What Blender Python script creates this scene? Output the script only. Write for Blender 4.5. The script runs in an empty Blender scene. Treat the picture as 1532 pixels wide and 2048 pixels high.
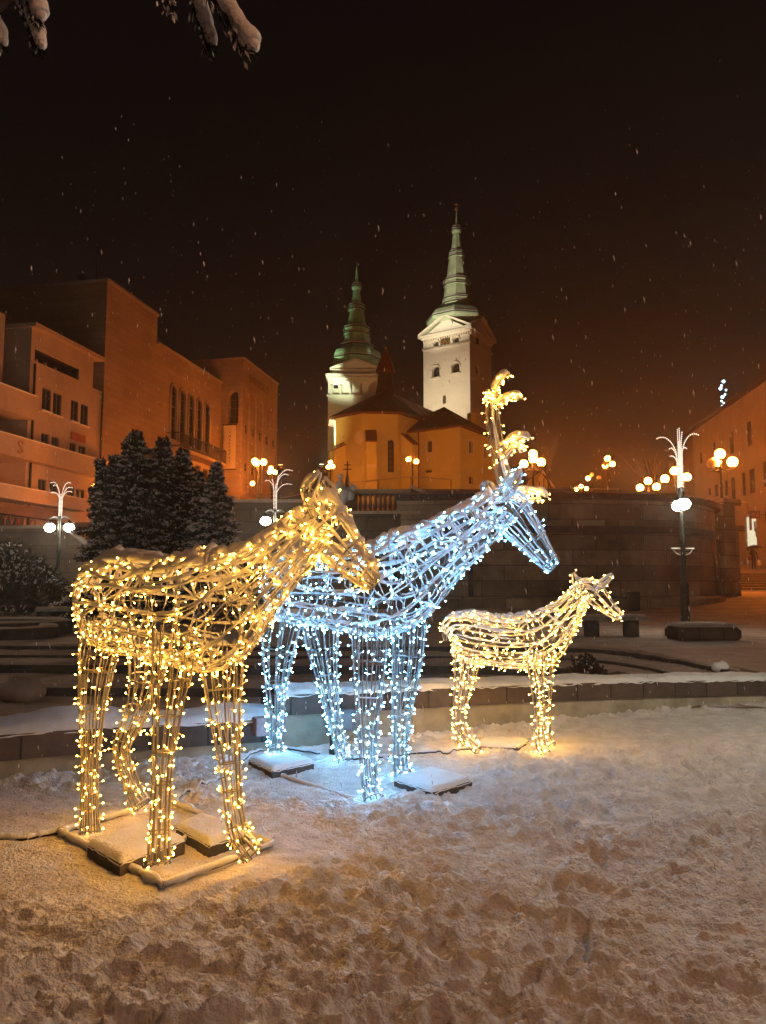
import bpy, math, random
import numpy as np
from mathutils import Vector, Matrix
from mathutils.geometry import delaunay_2d_cdt

random.seed(7)
rng = np.random.default_rng(7)
sc = bpy.context.scene
COL = sc.collection

# ------------------------------------------------------------------ camera
PITCH = math.radians(5.5)
FPX = 1539.0
EYE = 1.6
cam_d = bpy.data.cameras.new('camera')
cam = bpy.data.objects.new('camera', cam_d)
COL.objects.link(cam)
cam.location = (0, 0, EYE)
cam.rotation_euler = (math.pi / 2 + PITCH, 0, 0)
cam_d.sensor_fit = 'VERTICAL'
cam_d.sensor_height = 24.0
cam_d.lens = 24.0 * FPX / 2048.0
cam_d.clip_start = 0.05
cam_d.clip_end = 2000
sc.camera = cam

# ------------------------------------------------------------------ world
world = bpy.data.worlds.new('World')
sc.world = world
world.use_nodes = True
wn = world.node_tree.nodes
wl = world.node_tree.links
bg = wn['Background']
tc = wn.new('ShaderNodeTexCoord')
sep = wn.new('ShaderNodeSeparateXYZ')
wl.new(tc.outputs['Generated'], sep.inputs[0])
ramp = wn.new('ShaderNodeValToRGB')
ramp.color_ramp.elements[0].position = 0.0
ramp.color_ramp.elements[0].color = (0.0075, 0.0036, 0.0027, 1)
ramp.color_ramp.elements[1].position = 0.62
ramp.color_ramp.elements[1].color = (0.0030, 0.0022, 0.0022, 1)
e = ramp.color_ramp.elements.new(0.14)
e.color = (0.0062, 0.0034, 0.0027, 1)
e = ramp.color_ramp.elements.new(0.34)
e.color = (0.0042, 0.0028, 0.0025, 1)
wl.new(sep.outputs['Z'], ramp.inputs[0])
wl.new(ramp.outputs[0], bg.inputs['Color'])
bg.inputs['Strength'].default_value = 1.0

# ------------------------------------------------------------------ render settings
sc.render.engine = 'CYCLES'
sc.view_settings.view_transform = 'Standard'
sc.view_settings.look = 'None'
sc.view_settings.exposure = 0.0
sc.view_settings.gamma = 1.0
cy = sc.cycles
cy.use_denoising = True
cy.max_bounces = 6
cy.diffuse_bounces = 3
cy.glossy_bounces = 2
cy.transmission_bounces = 3
cy.volume_bounces = 0
cy.sample_clamp_indirect = 4.0
cy.sample_clamp_direct = 0.0
cy.use_light_tree = True
try:
    cy.volume_step_rate = 4.0
except Exception:
    pass

# ------------------------------------------------------------------ pixel helpers (measurements taken off the photo)
def ray(px, py):
    xr = (px - 766.0) / FPX
    yu = (1024.0 - py) / FPX
    return Vector((xr, math.cos(PITCH) - yu * math.sin(PITCH), math.sin(PITCH) + yu * math.cos(PITCH)))

def P(px, py, Y):
    r = ray(px, py)
    t = Y / r.y
    return Vector((r.x * t, Y, EYE + r.z * t))

def G(px, py, z=0.0):
    r = ray(px, py)
    t = (z - EYE) / r.z
    return Vector((r.x * t, r.y * t, z))

def on_plane(px, py, o, d):
    """ray against the vertical plane through o along d -> (s, z)"""
    r = ray(px, py)
    # r.xy*t = o + d*s
    det = r.x * (-d[1]) - r.y * (-d[0])
    t = (o[0] * (-d[1]) - o[1] * (-d[0])) / det
    s = (r.x * o[1] - r.y * o[0]) / det
    s = -s if False else (r.x * t - o[0]) * d[0] + (r.y * t - o[1]) * d[1]
    return s, EYE + r.z * t

# ------------------------------------------------------------------ noise
def _hash(i, j, seed):
    n = (i.astype(np.int64) * 374761393 + j.astype(np.int64) * 668265263 + seed * 982451653) & 0x7fffffff
    n = (n ^ (n >> 13)) * 1274126177 & 0x7fffffff
    n = n ^ (n >> 16)
    return (n & 0xffff) / 65535.0

def vnoise(x, y, seed=0):
    xi = np.floor(x); yi = np.floor(y)
    fx = x - xi; fy = y - yi
    fx = fx * fx * fx * (fx * (fx * 6 - 15) + 10); fy = fy * fy * fy * (fy * (fy * 6 - 15) + 10)
    a = _hash(xi, yi, seed); b = _hash(xi + 1, yi, seed)
    c = _hash(xi, yi + 1, seed); d = _hash(xi + 1, yi + 1, seed)
    return (a + (b - a) * fx) * (1 - fy) + (c + (d - c) * fx) * fy

def fbm(x, y, seed=0, oct=4, gain=0.5):
    s = 0; a = 1; t = 0
    for k in range(oct):
        s = s + a * vnoise(x * 2 ** k + 17.3 * k, y * 2 ** k - 9.1 * k, seed + k)
        t += a; a *= gain
    return s / t

def n1(t, seed=0):
    t = np.asarray(t, float)
    return vnoise(t, np.zeros_like(t) + 0.37, seed)

def sstep(a, b, x):
    t = np.clip((x - a) / (b - a), 0, 1)
    return t * t * (3 - 2 * t)

# ------------------------------------------------------------------ mesh builder
class MB:
    def __init__(s):
        s.v = []; s.f = []; s.n = 0; s.m = []; s.uv = None; s.uvs = []
    def add(s, verts, faces, mi=0, uvs=None):
        verts = np.asarray(verts, float).reshape(-1, 3)
        s.v.append(verts)
        for f in faces:
            s.f.append([i + s.n for i in f])
        s.m.extend([mi] * len(faces))
        s.n += len(verts)
        return s
    def box(s, c, size, rz=0.0, mi=0, taper=1.0, bev=0.0):
        x, y, z = [q / 2 for q in size]
        pr = [(-x, -y), (x, -y), (x, y), (-x, y)]
        if bev > 0:
            b = min(bev, x * .9, y * .9)
            pr = [(-x + b, -y), (x - b, -y), (x, -y + b), (x, y - b), (x - b, y), (-x + b, y), (-x, y - b), (-x, -y + b)]
        co, si = math.cos(rz), math.sin(rz)
        rings = []
        def ring(k, zz):
            return [(c[0] + (a * co - b_ * si) * k, c[1] + (a * si + b_ * co) * k, c[2] + zz) for a, b_ in pr]
        if bev > 0:
            kx = 1 - bev / max(x, y)
            levels = [(kx, -z), (1, -z + bev), (taper, z - bev), (taper * kx, z)]
        else:
            levels = [(1, -z), (taper, z)]
        n = len(pr)
        V = []
        for k, zz in levels:
            V += ring(k, zz)
        F = [list(range(n))[::-1]]
        for l in range(len(levels) - 1):
            for i in range(n):
                j = (i + 1) % n
                F.append([l * n + i, l * n + j, (l + 1) * n + j, (l + 1) * n + i])
        F.append([(len(levels) - 1) * n + i for i in range(n)])
        return s.add(V, F, mi)
    def prism(s, poly, z0, z1, mi=0, top=None):
        n = len(poly); z0 = z0 if hasattr(z0, '__len__') else [z0] * n; z1 = z1 if hasattr(z1, '__len__') else [z1] * n
        top = top or poly
        V = [(p[0], p[1], z0[i]) for i, p in enumerate(poly)] + [(p[0], p[1], z1[i]) for i, p in enumerate(top)]
        F = [list(range(n))[::-1], [n + i for i in range(n)]]
        for i in range(n):
            j = (i + 1) % n
            F.append([i, j, n + j, n + i])
        return s.add(V, F, mi)
    def tube(s, pts, r, n=6, mi=0, cap=True, flat=1.0):
        pts = np.asarray([tuple(p) for p in pts], float)
        k = len(pts)
        r = np.broadcast_to(np.asarray(r, float), (k,))
        T = np.gradient(pts, axis=0)
        T /= np.linalg.norm(T, axis=1)[:, None] + 1e-12
        ref = np.array([0, 0, 1.0]) if abs(T[0][2]) < .9 else np.array([1.0, 0, 0])
        A = np.cross(T[0], ref); A /= np.linalg.norm(A)
        V = np.zeros((k, n, 3))
        ang = np.arange(n) * 2 * math.pi / n
        for i in range(k):
            A = A - T[i] * A.dot(T[i]); A /= np.linalg.norm(A) + 1e-12
            B = np.cross(T[i], A)
            V[i] = pts[i] + r[i] * (np.cos(ang)[:, None] * A + np.sin(ang)[:, None] * B)
        F = []
        for i in range(k - 1):
            for j in range(n):
                jj = (j + 1) % n
                F.append([i * n + j, i * n + jj, (i + 1) * n + jj, (i + 1) * n + j])
        if cap:
            F.append(list(range(n))[::-1]); F.append([(k - 1) * n + j for j in range(n)])
        return s.add(V.reshape(-1, 3), F, mi)
    def bar(s, a, b, r, n=6, mi=0):
        return s.tube([a, b], r, n, mi)
    def sphere(s, c, r, nu=10, nv=7, mi=0, sc_=(1, 1, 1)):
        V = [(c[0], c[1], c[2] - r * sc_[2])]
        for i in range(1, nv):
            ph = -math.pi / 2 + math.pi * i / nv
            for j in range(nu):
                th = 2 * math.pi * j / nu
                V.append((c[0] + r * sc_[0] * math.cos(ph) * math.cos(th), c[1] + r * sc_[1] * math.cos(ph) * math.sin(th), c[2] + r * sc_[2] * math.sin(ph)))
        V.append((c[0], c[1], c[2] + r * sc_[2]))
        F = []
        for j in range(nu):
            F.append([0, 1 + (j + 1) % nu, 1 + j])
        for i in range(nv - 2):
            for j in range(nu):
                a = 1 + i * nu
                F.append([a + j, a + (j + 1) % nu, a + nu + (j + 1) % nu, a + nu + j])
        l = len(V) - 1; a = 1 + (nv - 2) * nu
        for j in range(nu):
            F.append([l, a + j, a + (j + 1) % nu])
        return s.add(V, F, mi)
    def lathe(s, c, prof, n=12, rz=0.0, mi=0, sx=1.0):
        V = []
        for r, z in prof:
            for j in range(n):
                th = rz + 2 * math.pi * j / n
                V.append((c[0] + r * math.cos(th) * sx, c[1] + r * math.sin(th), c[2] + z))
        F = []
        for i in range(len(prof) - 1):
            for j in range(n):
                jj = (j + 1) % n
                F.append([i * n + j, i * n + jj, (i + 1) * n + jj, (i + 1) * n + j])
        F.append(list(range(n))[::-1]); F.append([(len(prof) - 1) * n + j for j in range(n)])
        return s.add(V, F, mi)
    def grid(s, X, Y, Z, mi=0):
        r, c = X.shape
        V = np.stack([X, Y, Z], -1).reshape(-1, 3)
        idx = np.arange(r * c).reshape(r, c)
        F = np.stack([idx[:-1, :-1], idx[:-1, 1:], idx[1:, 1:], idx[1:, :-1]], -1).reshape(-1, 4)
        s.gridf = F
        return s.add(V, F.tolist(), mi)
    def build(s, name, mats, parent=None, smooth=False, autouv=False):
        V = np.concatenate(s.v) if s.v else np.zeros((0, 3))
        if parent is not None:
            V = V - np.array(origin_of(parent))
        me = bpy.data.meshes.new(name)
        me.from_pydata(V.tolist(), [], s.f) if len(s.f) < 60000 else fast_mesh(me, V, s.f)
        if not isinstance(mats, (list, tuple)):
            mats = [mats]
        for m in mats:
            me.materials.append(m)
        if len(mats) > 1:
            me.polygons.foreach_set('material_index', s.m)
        if smooth:
            me.polygons.foreach_set('use_smooth', [True] * len(s.f))
        if autouv:
            boxuv(me, V)
        me.update()
        o = bpy.data.objects.new(name, me)
        COL.objects.link(o)
        if parent is not None:
            o.parent = parent
        return o

def fast_mesh(me, V, F):
    lens = np.array([len(f) for f in F], np.int32)
    flat = np.concatenate([np.asarray(f, np.int32) for f in F]) if lens.min() != lens.max() else np.asarray(F, np.int32).ravel()
    me.vertices.add(len(V)); me.vertices.foreach_set('co', V.ravel())
    me.loops.add(len(flat)); me.loops.foreach_set('vertex_index', flat)
    st = np.concatenate([[0], np.cumsum(lens)[:-1]]).astype(np.int32)
    me.polygons.add(len(lens)); me.polygons.foreach_set('loop_start', st)
    me.update(calc_edges=True)

def boxuv(me, V):
    uvl = me.uv_layers.new(name='uv')
    uv = np.zeros((len(me.loops), 2))
    for p in me.polygons:
        n = p.normal
        if abs(n.z) > .7:
            for li in p.loop_indices:
                v = V[me.loops[li].vertex_index]; uv[li] = (v[0], v[1])
        else:
            tx, ty = -n.y, n.x
            l = math.hypot(tx, ty) or 1
            for li in p.loop_indices:
                v = V[me.loops[li].vertex_index]; uv[li] = ((v[0] * tx + v[1] * ty) / l, v[2])
    uvl.data.foreach_set('uv', uv.ravel())

def origin_of(o):
    x = Vector((0, 0, 0))
    while o is not None:
        x += o.location; o = o.parent
    return x

def thing(name, label, cat, loc=(0, 0, 0), group=None):
    o = bpy.data.objects.new(name, None)
    COL.objects.link(o); o.location = loc
    o.empty_display_size = .2
    o['label'] = label; o['category'] = cat
    if group: o['group'] = group
    return o

def tag(o, label, cat, group=None, kind=None):
    o['label'] = label; o['category'] = cat
    if group: o['group'] = group
    if kind: o['kind'] = kind
    return o

def struct(o, label=None):
    o['kind'] = 'structure'
    if label: o['label'] = label
    return o

def dup(root, loc, rz=0.0, label=None):
    def cp(o, par):
        c = o.copy(); COL.objects.link(c)
        c.parent = par
        for ch in o.children: cp(ch, c)
        return c
    r = cp(root, None)
    r.location = loc; r.rotation_euler = (0, 0, rz)
    if label: r['label'] = label
    return r

# ------------------------------------------------------------------ materials
def mat(name, col, rough=.8, var=0.0, vscale=4.0, bump=0.0, bscale=30.0, metal=0.0, emit=None, es=0.0, spec=.3, col2=None, sss=0.0, detail=5.0, coord='Object'):
    m = bpy.data.materials.new(name); m.use_nodes = True
    nt = m.node_tree; b = nt.nodes['Principled BSDF']
    b.inputs['Base Color'].default_value = (*col, 1)
    b.inputs['Roughness'].default_value = rough
    b.inputs['Metallic'].default_value = metal
    b.inputs['Specular IOR Level'].default_value = spec
    if sss:
        b.inputs['Subsurface Weight'].default_value = sss
        b.inputs['Subsurface Radius'].default_value = (.02, .02, .02)
        b.inputs['Subsurface Scale'].default_value = 1.0
    if emit:
        b.inputs['Emission Color'].default_value = (*emit, 1)
        b.inputs['Emission Strength'].default_value = es
    tcn = nt.nodes.new('ShaderNodeTexCoord')
    if var > 0 or col2:
        nz = nt.nodes.new('ShaderNodeTexNoise'); nz.inputs['Scale'].default_value = vscale; nz.inputs['Detail'].default_value = detail
        nz.inputs['Roughness'].default_value = .6
        nt.links.new(tcn.outputs[coord], nz.inputs['Vector'])
        rp = nt.nodes.new('ShaderNodeValToRGB')
        c2 = col2 or tuple(c * (1 - var) for c in col)
        rp.color_ramp.elements[0].position = .35; rp.color_ramp.elements[0].color = (*c2, 1)
        rp.color_ramp.elements[1].position = .65; rp.color_ramp.elements[1].color = (*col, 1)
        nt.links.new(nz.outputs['Fac'], rp.inputs[0])
        nt.links.new(rp.outputs[0], b.inputs['Base Color'])
    if bump > 0:
        n2 = nt.nodes.new('ShaderNodeTexNoise'); n2.inputs['Scale'].default_value = bscale; n2.inputs['Detail'].default_value = 6
        nt.links.new(tcn.outputs[coord], n2.inputs['Vector'])
        bp = nt.nodes.new('ShaderNodeBump'); bp.inputs['Strength'].default_value = bump; bp.inputs['Distance'].default_value = .02
        nt.links.new(n2.outputs['Fac'], bp.inputs['Height'])
        nt.links.new(bp.outputs[0], b.inputs['Normal'])
    return m

def brick(name, c1, c2, mortar, bw, bh, ms=.02, rough=.85, bump=.5, var=.35, vscale=.6, streak=0.0):
    m = bpy.data.materials.new(name); m.use_nodes = True
    nt = m.node_tree; b = nt.nodes['Principled BSDF']; L = nt.links
    b.inputs['Roughness'].default_value = rough
    b.inputs['Specular IOR Level'].default_value = .2
    tcn = nt.nodes.new('ShaderNodeTexCoord')
    br = nt.nodes.new('ShaderNodeTexBrick')
    br.inputs['Color1'].default_value = (*c1, 1); br.inputs['Color2'].default_value = (*c2, 1); br.inputs['Mortar'].default_value = (*mortar, 1)
    br.inputs['Scale'].default_value = 1; br.inputs['Brick Width'].default_value = bw; br.inputs['Row Height'].default_value = bh
    br.inputs['Mortar Size'].default_value = ms; br.inputs['Mortar Smooth'].default_value = .3
    L.new(tcn.outputs['UV'], br.inputs['Vector'])
    nz = nt.nodes.new('ShaderNodeTexNoise'); nz.inputs['Scale'].default_value = vscale; nz.inputs['Detail'].default_value = 8; nz.inputs['Roughness'].default_value = .65
    L.new(tcn.outputs['Object'], nz.inputs['Vector'])
    rp = nt.nodes.new('ShaderNodeValToRGB')
    rp.color_ramp.elements[0].position = .3; rp.color_ramp.elements[0].color = (1 - var, 1 - var, 1 - var, 1)
    rp.color_ramp.elements[1].position = .7; rp.color_ramp.elements[1].color = (1, 1, 1, 1)
    L.new(nz.outputs['Fac'], rp.inputs[0])
    mx = nt.nodes.new('ShaderNodeMix'); mx.data_type = 'RGBA'; mx.blend_type = 'MULTIPLY'; mx.inputs[0].default_value = 1
    L.new(br.outputs['Color'], mx.inputs[6]); L.new(rp.outputs[0], mx.inputs[7])
    L.new(mx.outputs[2], b.inputs['Base Color'])
    bp = nt.nodes.new('ShaderNodeBump'); bp.inputs['Strength'].default_value = bump; bp.inputs['Distance'].default_value = .03; bp.invert = True
    L.new(br.outputs['Fac'], bp.inputs['Height']); L.new(bp.outputs[0], b.inputs['Normal'])
    return m

def emis(name, col, s):
    m = bpy.data.materials.new(name); m.use_nodes = True
    nt = m.node_tree
    for n in list(nt.nodes):
        if n.type == 'BSDF_PRINCIPLED': nt.nodes.remove(n)
    e = nt.nodes.new('ShaderNodeEmission'); e.inputs[0].default_value = (*col, 1); e.inputs[1].default_value = s
    nt.links.new(e.outputs[0], nt.nodes['Material Output'].inputs[0])
    return m

SNOW = mat('snow', (.80, .80, .82), .75, bump=.5, bscale=55, var=.10, vscale=9, sss=0)
SNOWG = mat('trodden_snow', (.80, .77, .76), .7, bump=1.0, bscale=52, col2=(.60, .55, .53), vscale=5.5, detail=9)
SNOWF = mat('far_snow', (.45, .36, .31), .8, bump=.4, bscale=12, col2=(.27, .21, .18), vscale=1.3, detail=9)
SNOWD = mat('soft_snow', (.83, .83, .85), .8, bump=.35, bscale=90)
CONC = mat('concrete', (.34, .31, .27), .9, bump=.4, bscale=25, var=.45, vscale=3)
CONCD = mat('dark_concrete', (.11, .10, .095), .9, bump=.4, bscale=25, var=.5, vscale=4)
PLASTER = mat('wall_plaster', (.46, .42, .33), .9, bump=.25, bscale=18, var=.45, vscale=2.2)
BLOCK = brick('stone_block', (.14, .105, .09), (.10, .08, .07), (.05, .045, .04), .52, 3.0, .012, var=.45, vscale=5)
ROD = mat('galvanised_rod', (.26, .24, .22), .45, metal=.6)
CABLE = mat('clear_cable', (.42, .40, .36), .5, spec=.5)
BLACKCABLE = mat('black_cable', (.02, .02, .02), .6)
BULB_W = emis('warm_led', (1.0, .45, .055), 88)
BULB_F = emis('fawn_led', (1.0, .50, .08), 140)
BULB_C = emis('cool_led', (.17, .57, 1.0), 140)
HOLD_W = mat('warm_led_holder', (.8, .7, .5), .3, emit=(1, .50, .08), es=.55)
HOLD_C = mat('cool_led_holder', (.75, .8, .85), .3, emit=(.25, .60, 1.0), es=.5)
GLOBE_W = emis('white_globe_light', (1.0, .93, .72), 95)
GLOBE_O = emis('sodium_globe_light', (1.0, .25, .028), 150)
GLOBE_DIM = mat('unlit_globe', (.8, .6, .35), .3)
LEDROPE = emis('led_rope', (1.0, .84, .70), 5.0)
IRON = mat('painted_iron', (.018, .022, .018), .45, var=.4, vscale=20)
# ================================================================== GROUND
# front face of the low stone wall, in plan
WALL_L = [(-9.0, 2.6), (-6.0, 4.75), (-3.16, 6.35), (-2.0, 7.0), (-1.02, 7.55)]
WALL_R = [(-1.02, 7.58), (.34, 8.28), (2.0, 9.2), (3.6, 9.95), (5.3, 10.6), (7.4, 11.25), (12.0, 12.2)]
def wall_y(x):
    xs = [p[0] for p in WALL_L[:-1] + WALL_R]; ys = [p[1] for p in WALL_L[:-1] + WALL_R]
    return np.interp(x, xs, ys)

base = MB(); base.add([(-900, -600, -.6), (900, -600, -.6), (900, 1200, -.6), (-900, 1200, -.6)], [[0, 1, 2, 3]])
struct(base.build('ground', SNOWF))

# trodden snow in front of the wall: real relief
xs = np.concatenate([np.linspace(-9, -3.6, 110), np.arange(-3.585, 4.6, .0135), np.linspace(4.62, 12, 160)])
ys = [-6.0, -4, -2, -.5, .8, 1.6, 2.1]
y = 2.3
while y < 12.6:
    ys.append(y); y += .0065 + .0021 * max(0, y - 2.3)
ys = np.array(ys)
X, Y = np.meshgrid(xs, ys)
def snow_relief(X, Y):
    wx = X + .10 * (vnoise(X * 2.1, Y * 2.1, 31) - .5); wy = Y + .10 * (vnoise(X * 2.1 + 9, Y * 2.1, 32) - .5)
    trod = sstep(.30, .52, fbm(X * .55 + 3, Y * .55, 5, 3) + .16 * sstep(5.8, 3.2, Y) + .18 * sstep(.0, 2.2, X) - .10 * sstep(7.0, 9.2, Y + .25 * np.abs(X)))
    # around the sculptures nobody has walked
    for cx, cy_, rx, ry in ((-1.4, 4.9, 1.15, .95), (-.4, 6.75, 1.1, .85), (1.5, 8.0, 1.1, .4)):
        dd = ((X - cx) / rx) ** 2 + ((Y - cy_) / ry) ** 2
        trod = trod * sstep(.55, 1.25, dd)
    big = fbm(wx * 1.6, wy * 1.6, 11, 3) - .5
    # kicked up clods: thresholded noise gives sharp little lumps with flat ground between
    c1 = np.maximum(fbm(wx * 6.0, wy * 7.5, 12, 3, .55) - .49, 0) * .115
    c2 = np.maximum(fbm(wx * 14, wy * 18, 13, 3, .6) - .47, 0) * .13
    c3 = (fbm(wx * 42, wy * 48, 14, 2) - .5) * .017
    hol = np.minimum(fbm(wx * 3.6 + 40, wy * 4.4, 15, 2) - .42, 0) * .05
    c4 = np.maximum(fbm(wx * 27, wy * 33, 18, 2) - .46, 0) * .055
    c1 = .027 * np.tanh(c1 / .018); c2 = .027 * np.tanh(c2 / .015); c4 = .013 * np.tanh(c4 / .007)
    pm = .42 + .85 * sstep(.36, .60, fbm(X * 1.25 + 7, Y * 1.6, 91, 3))
    c1 = c1 * pm; c2 = c2 * (.35 + .65 * pm); hol = hol * pm
    z = big * .04 + (.22 + .78 * trod) * (c1 + c2 * 1.0 + hol + c4) + c3 * (.35 + .65 * trod)
    return z, trod
Z, TROD = snow_relief(X, Y)
# wheel / sledge tracks and footprints
def track(Z, ax, ay, bx, by, w, depth, seed, tread=0.0):
    L = math.hypot(bx - ax, by - ay); ux, uy = (bx - ax) / L, (by - ay) / L
    s = (X - ax) * ux + (Y - ay) * uy; d = -(X - ax) * uy + (Y - ay) * ux
    d = d + .05 * np.sin(s * 1.3 + seed)
    on = sstep(-.2, .1, s) * sstep(L + .2, L - .1, s)
    prof = np.exp(-(d / w) ** 4)
    rim = np.exp(-((np.abs(d) - w * 1.35) / (w * .5)) ** 2)
    br = .55 + .45 * vnoise(s * 2.5, d * 4, seed + 60)
    return Z * (1 - .6 * on * prof) + on * br * (-depth * prof + depth * .45 * rim) + on * tread * prof * np.sin(s * 70) * .004
Z = track(Z, -2.4, 2.3, -.7, 4.35, .045, .03, 1)
Z = track(Z, -2.15, 2.2, -.45, 4.3, .04, .025, 2)
Z = track(Z, -1.75, 3.75, -.55, 3.2, .07, .022, 3, 1)
Z = track(Z, -.55, 4.1, 1.6, 2.5, .05, .02, 4)
Z = track(Z, .2, 5.3, 4.4, 6.7, .07, .03, 5, 1)
Z = track(Z, .1, 4.9, 4.2, 5.7, .06, .022, 6, 1)
Z = track(Z, 1.2, 3.9, 3.9, 3.0, .06, .02, 7)
Z = track(Z, -.9, 2.9, .9, 3.5, .05, .02, 8)
steps_ = [(.62, 3.35, .6), (.20, 2.96, 1.1)] + [(rng.uniform(-1.6, 3.4), rng.uniform(2.6, 7.6), rng.uniform(0, 3.14)) for _ in range(90)]
for k, (fx, fy, fa) in enumerate(steps_):
    if (fx + 1.4) ** 2 / 1.6 + (fy - 4.9) ** 2 < 1.1 or ((fx + .4) ** 2 / 1.4 + (fy - 6.7) ** 2 < 1.0): continue
    dx = (X - fx) * math.cos(fa) + (Y - fy) * math.sin(fa); dy = -(X - fx) * math.sin(fa) + (Y - fy) * math.cos(fa)
    e_ = (dx / .15) ** 2 + (dy / .055) ** 2
    if k < 2: e_ = (dx / .055) ** 2 + (dy / .04) ** 2
    dep = .055 if k < 2 else rng.uniform(.014, .032)
    Z = Z - dep * np.exp(-e_ ** 2) + dep * .45 * np.exp(-((np.sqrt(e_) - 1.45) / .3) ** 2) * (.4 + vnoise(X * 18, Y * 18, k))
def boots(Z, ax, ay, bx, by, n, seed):
    L = math.hypot(bx - ax, by - ay); ux, uy = (bx - ax) / L, (by - ay) / L; R = random.Random(seed)
    for k in range(n):
        s = L * (k + .5) / n; sd = .10 if k % 2 else -.10; wob = R.uniform(-.03, .03)
        fx = ax + ux * s - uy * (sd + wob); fy = ay + uy * s + ux * (sd + wob); an = math.atan2(uy, ux) + (-.18 if k % 2 else .18) + R.uniform(-.1, .1)
        i0, i1 = np.searchsorted(ys, (fy - .32, fy + .32)); j0, j1 = np.searchsorted(xs, (fx - .32, fx + .32))
        x = X[i0:i1, j0:j1] - fx; y_ = Y[i0:i1, j0:j1] - fy
        u = x * math.cos(an) + y_ * math.sin(an); v = -x * math.sin(an) + y_ * math.cos(an)
        wdt = .052 - .012 * np.exp(-((u + .02) / .045) ** 2)
        r = (np.abs(u) / .145) ** 4 + (np.abs(v) / wdt) ** 4
        m = np.exp(-r ** 1.5); rim = np.exp(-((r ** .25 - 1.22) / .16) ** 2) * (.3 + .9 * vnoise(X[i0:i1, j0:j1] * 22, Y[i0:i1, j0:j1] * 22, seed + k))
        base_ = Z[i0:i1, j0:j1]
        Z[i0:i1, j0:j1] = base_ * (1 - .8 * m) - m * (.042 + .004 * np.sin(u * 330)) + rim * .022
    return Z
for q in ((-1.2, 2.4, 3.8, 6.2, 12, 1), (2.2, 2.4, -.3, 4.7, 7, 2), (.4, 2.5, 1.9, 6.9, 9, 3), (4.4, 6.0, 1.6, 5.2, 6, 4), (-2.4, 3.2, -.2, 2.7, 5, 5), (3.4, 3.6, 2.4, 7.8, 8, 6)): Z = boots(Z, *q)
WY = wall_y(X)
Z = Z + .035 * np.exp(-((WY - Y) / .14) ** 2)             # drift against the wall
Z = Z - sstep(.12, .3, Y - WY) * .5
g = MB(); g.grid(X, Y, Z)
struct(g.build('snowy_ground', SNOWG, smooth=True))
def gz(x, y):
    i = np.searchsorted(ys, y); j = np.searchsorted(xs, x)
    return float(Z[min(i, len(ys) - 1), min(j, len(xs) - 1)])

# ================================================================== LOW WALLS
def offset_path(path, d):
    out = []
    for i, p in enumerate(path):
        a = path[max(0, i - 1)]; b = path[min(len(path) - 1, i + 1)]
        tx, ty = b[0] - a[0], b[1] - a[1]; l = math.hypot(tx, ty)
        out.append((p[0] - ty / l * d, p[1] + tx / l * d))
    return out
def resample(path, step):
    out = [path[0]]
    for a, b in zip(path[:-1], path[1:]):
        n = max(1, int(math.hypot(b[0] - a[0], b[1] - a[1]) / step))
        for k in range(1, n + 1):
            out.append((a[0] + (b[0] - a[0]) * k / n, a[1] + (b[1] - a[1]) * k / n))
    return out
def smoothp(path, it=2):
    for _ in range(it):
        q = [path[0]]
        for a, b in zip(path[:-1], path[1:]):
            q += [(a[0] * .75 + b[0] * .25, a[1] * .75 + b[1] * .25), (a[0] * .25 + b[0] * .75, a[1] * .25 + b[1] * .75)]
        q.append(path[-1]); path = q
    return path
def sweep(mb, path, prof, zs=None, mi=0, close=True):
    """prof: list of (offset, z) ; zs: function i -> dz"""
    n = len(prof); V = []
    offs = [offset_path(path, o) for o, z in prof]
    for i in range(len(path)):
        dz = zs(i, path[i]) if zs else 0
        for k in range(n):
            V.append((offs[k][i][0], offs[k][i][1], prof[k][1] + (dz if prof[k][1] > .01 else 0)))
    F = []
    for i in range(len(path) - 1):
        for k in range(n if close else n - 1):
            kk = (k + 1) % n
            F.append([i * n + k, (i + 1) * n + k, (i + 1) * n + kk, i * n + kk])
    if close:
        F.append([k for k in range(n)]); F.append([(len(path) - 1) * n + k for k in range(n)][::-1])
    return mb.add(V, F, mi)
def snow_strip(mb, path, w0, w1, zf, th=.05, seed=1, mound=None, step=.03, rag=.03):
    """a lumpy snow cap running along a wall top"""
    path = resample(path, step); na = 13
    sarr = np.concatenate([[0], np.cumsum([math.hypot(b[0] - a[0], b[1] - a[1]) for a, b in zip(path[:-1], path[1:])])])
    rows = []
    for k in range(na):
        u = k / (na - 1)
        edge = math.sin(math.pi * min(1, max(0, u))) ** .32
        d = w0 + (w1 - w0) * u
        op = offset_path(path, d)
        r = []
        for i, p in enumerate(op):
            s = sarr[i]
            j = (n1(s * 9, seed) - .5) * rag * (1 if u < .5 else -1) * (1 - edge)
            h = th * (.55 + .9 * float(vnoise(np.array(s * 3.), np.array(d * 4.), seed)) + .35 * float(vnoise(np.array(s * 16.), np.array(d * 14.), seed + 3)))
            if mound: h += mound(s, u)
            x = p[0] ; y_ = p[1]
            a = path[max(0, i - 1)]; b = path[min(len(path) - 1, i + 1)]; l = math.hypot(b[0] - a[0], b[1] - a[1])
            x += -(b[1] - a[1]) / l * j; y_ += (b[0] - a[0]) / l * j
            droop = -.03 * float(n1(s * 13, seed + 8)) if k in (0, na - 1) else 0
            r.append((x, y_, zf(p) + edge * h + droop))
        rows.append(r)
    A = np.array(rows)
    return mb.grid(A[..., 0].T, A[..., 1].T, A[..., 2].T)

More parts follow.
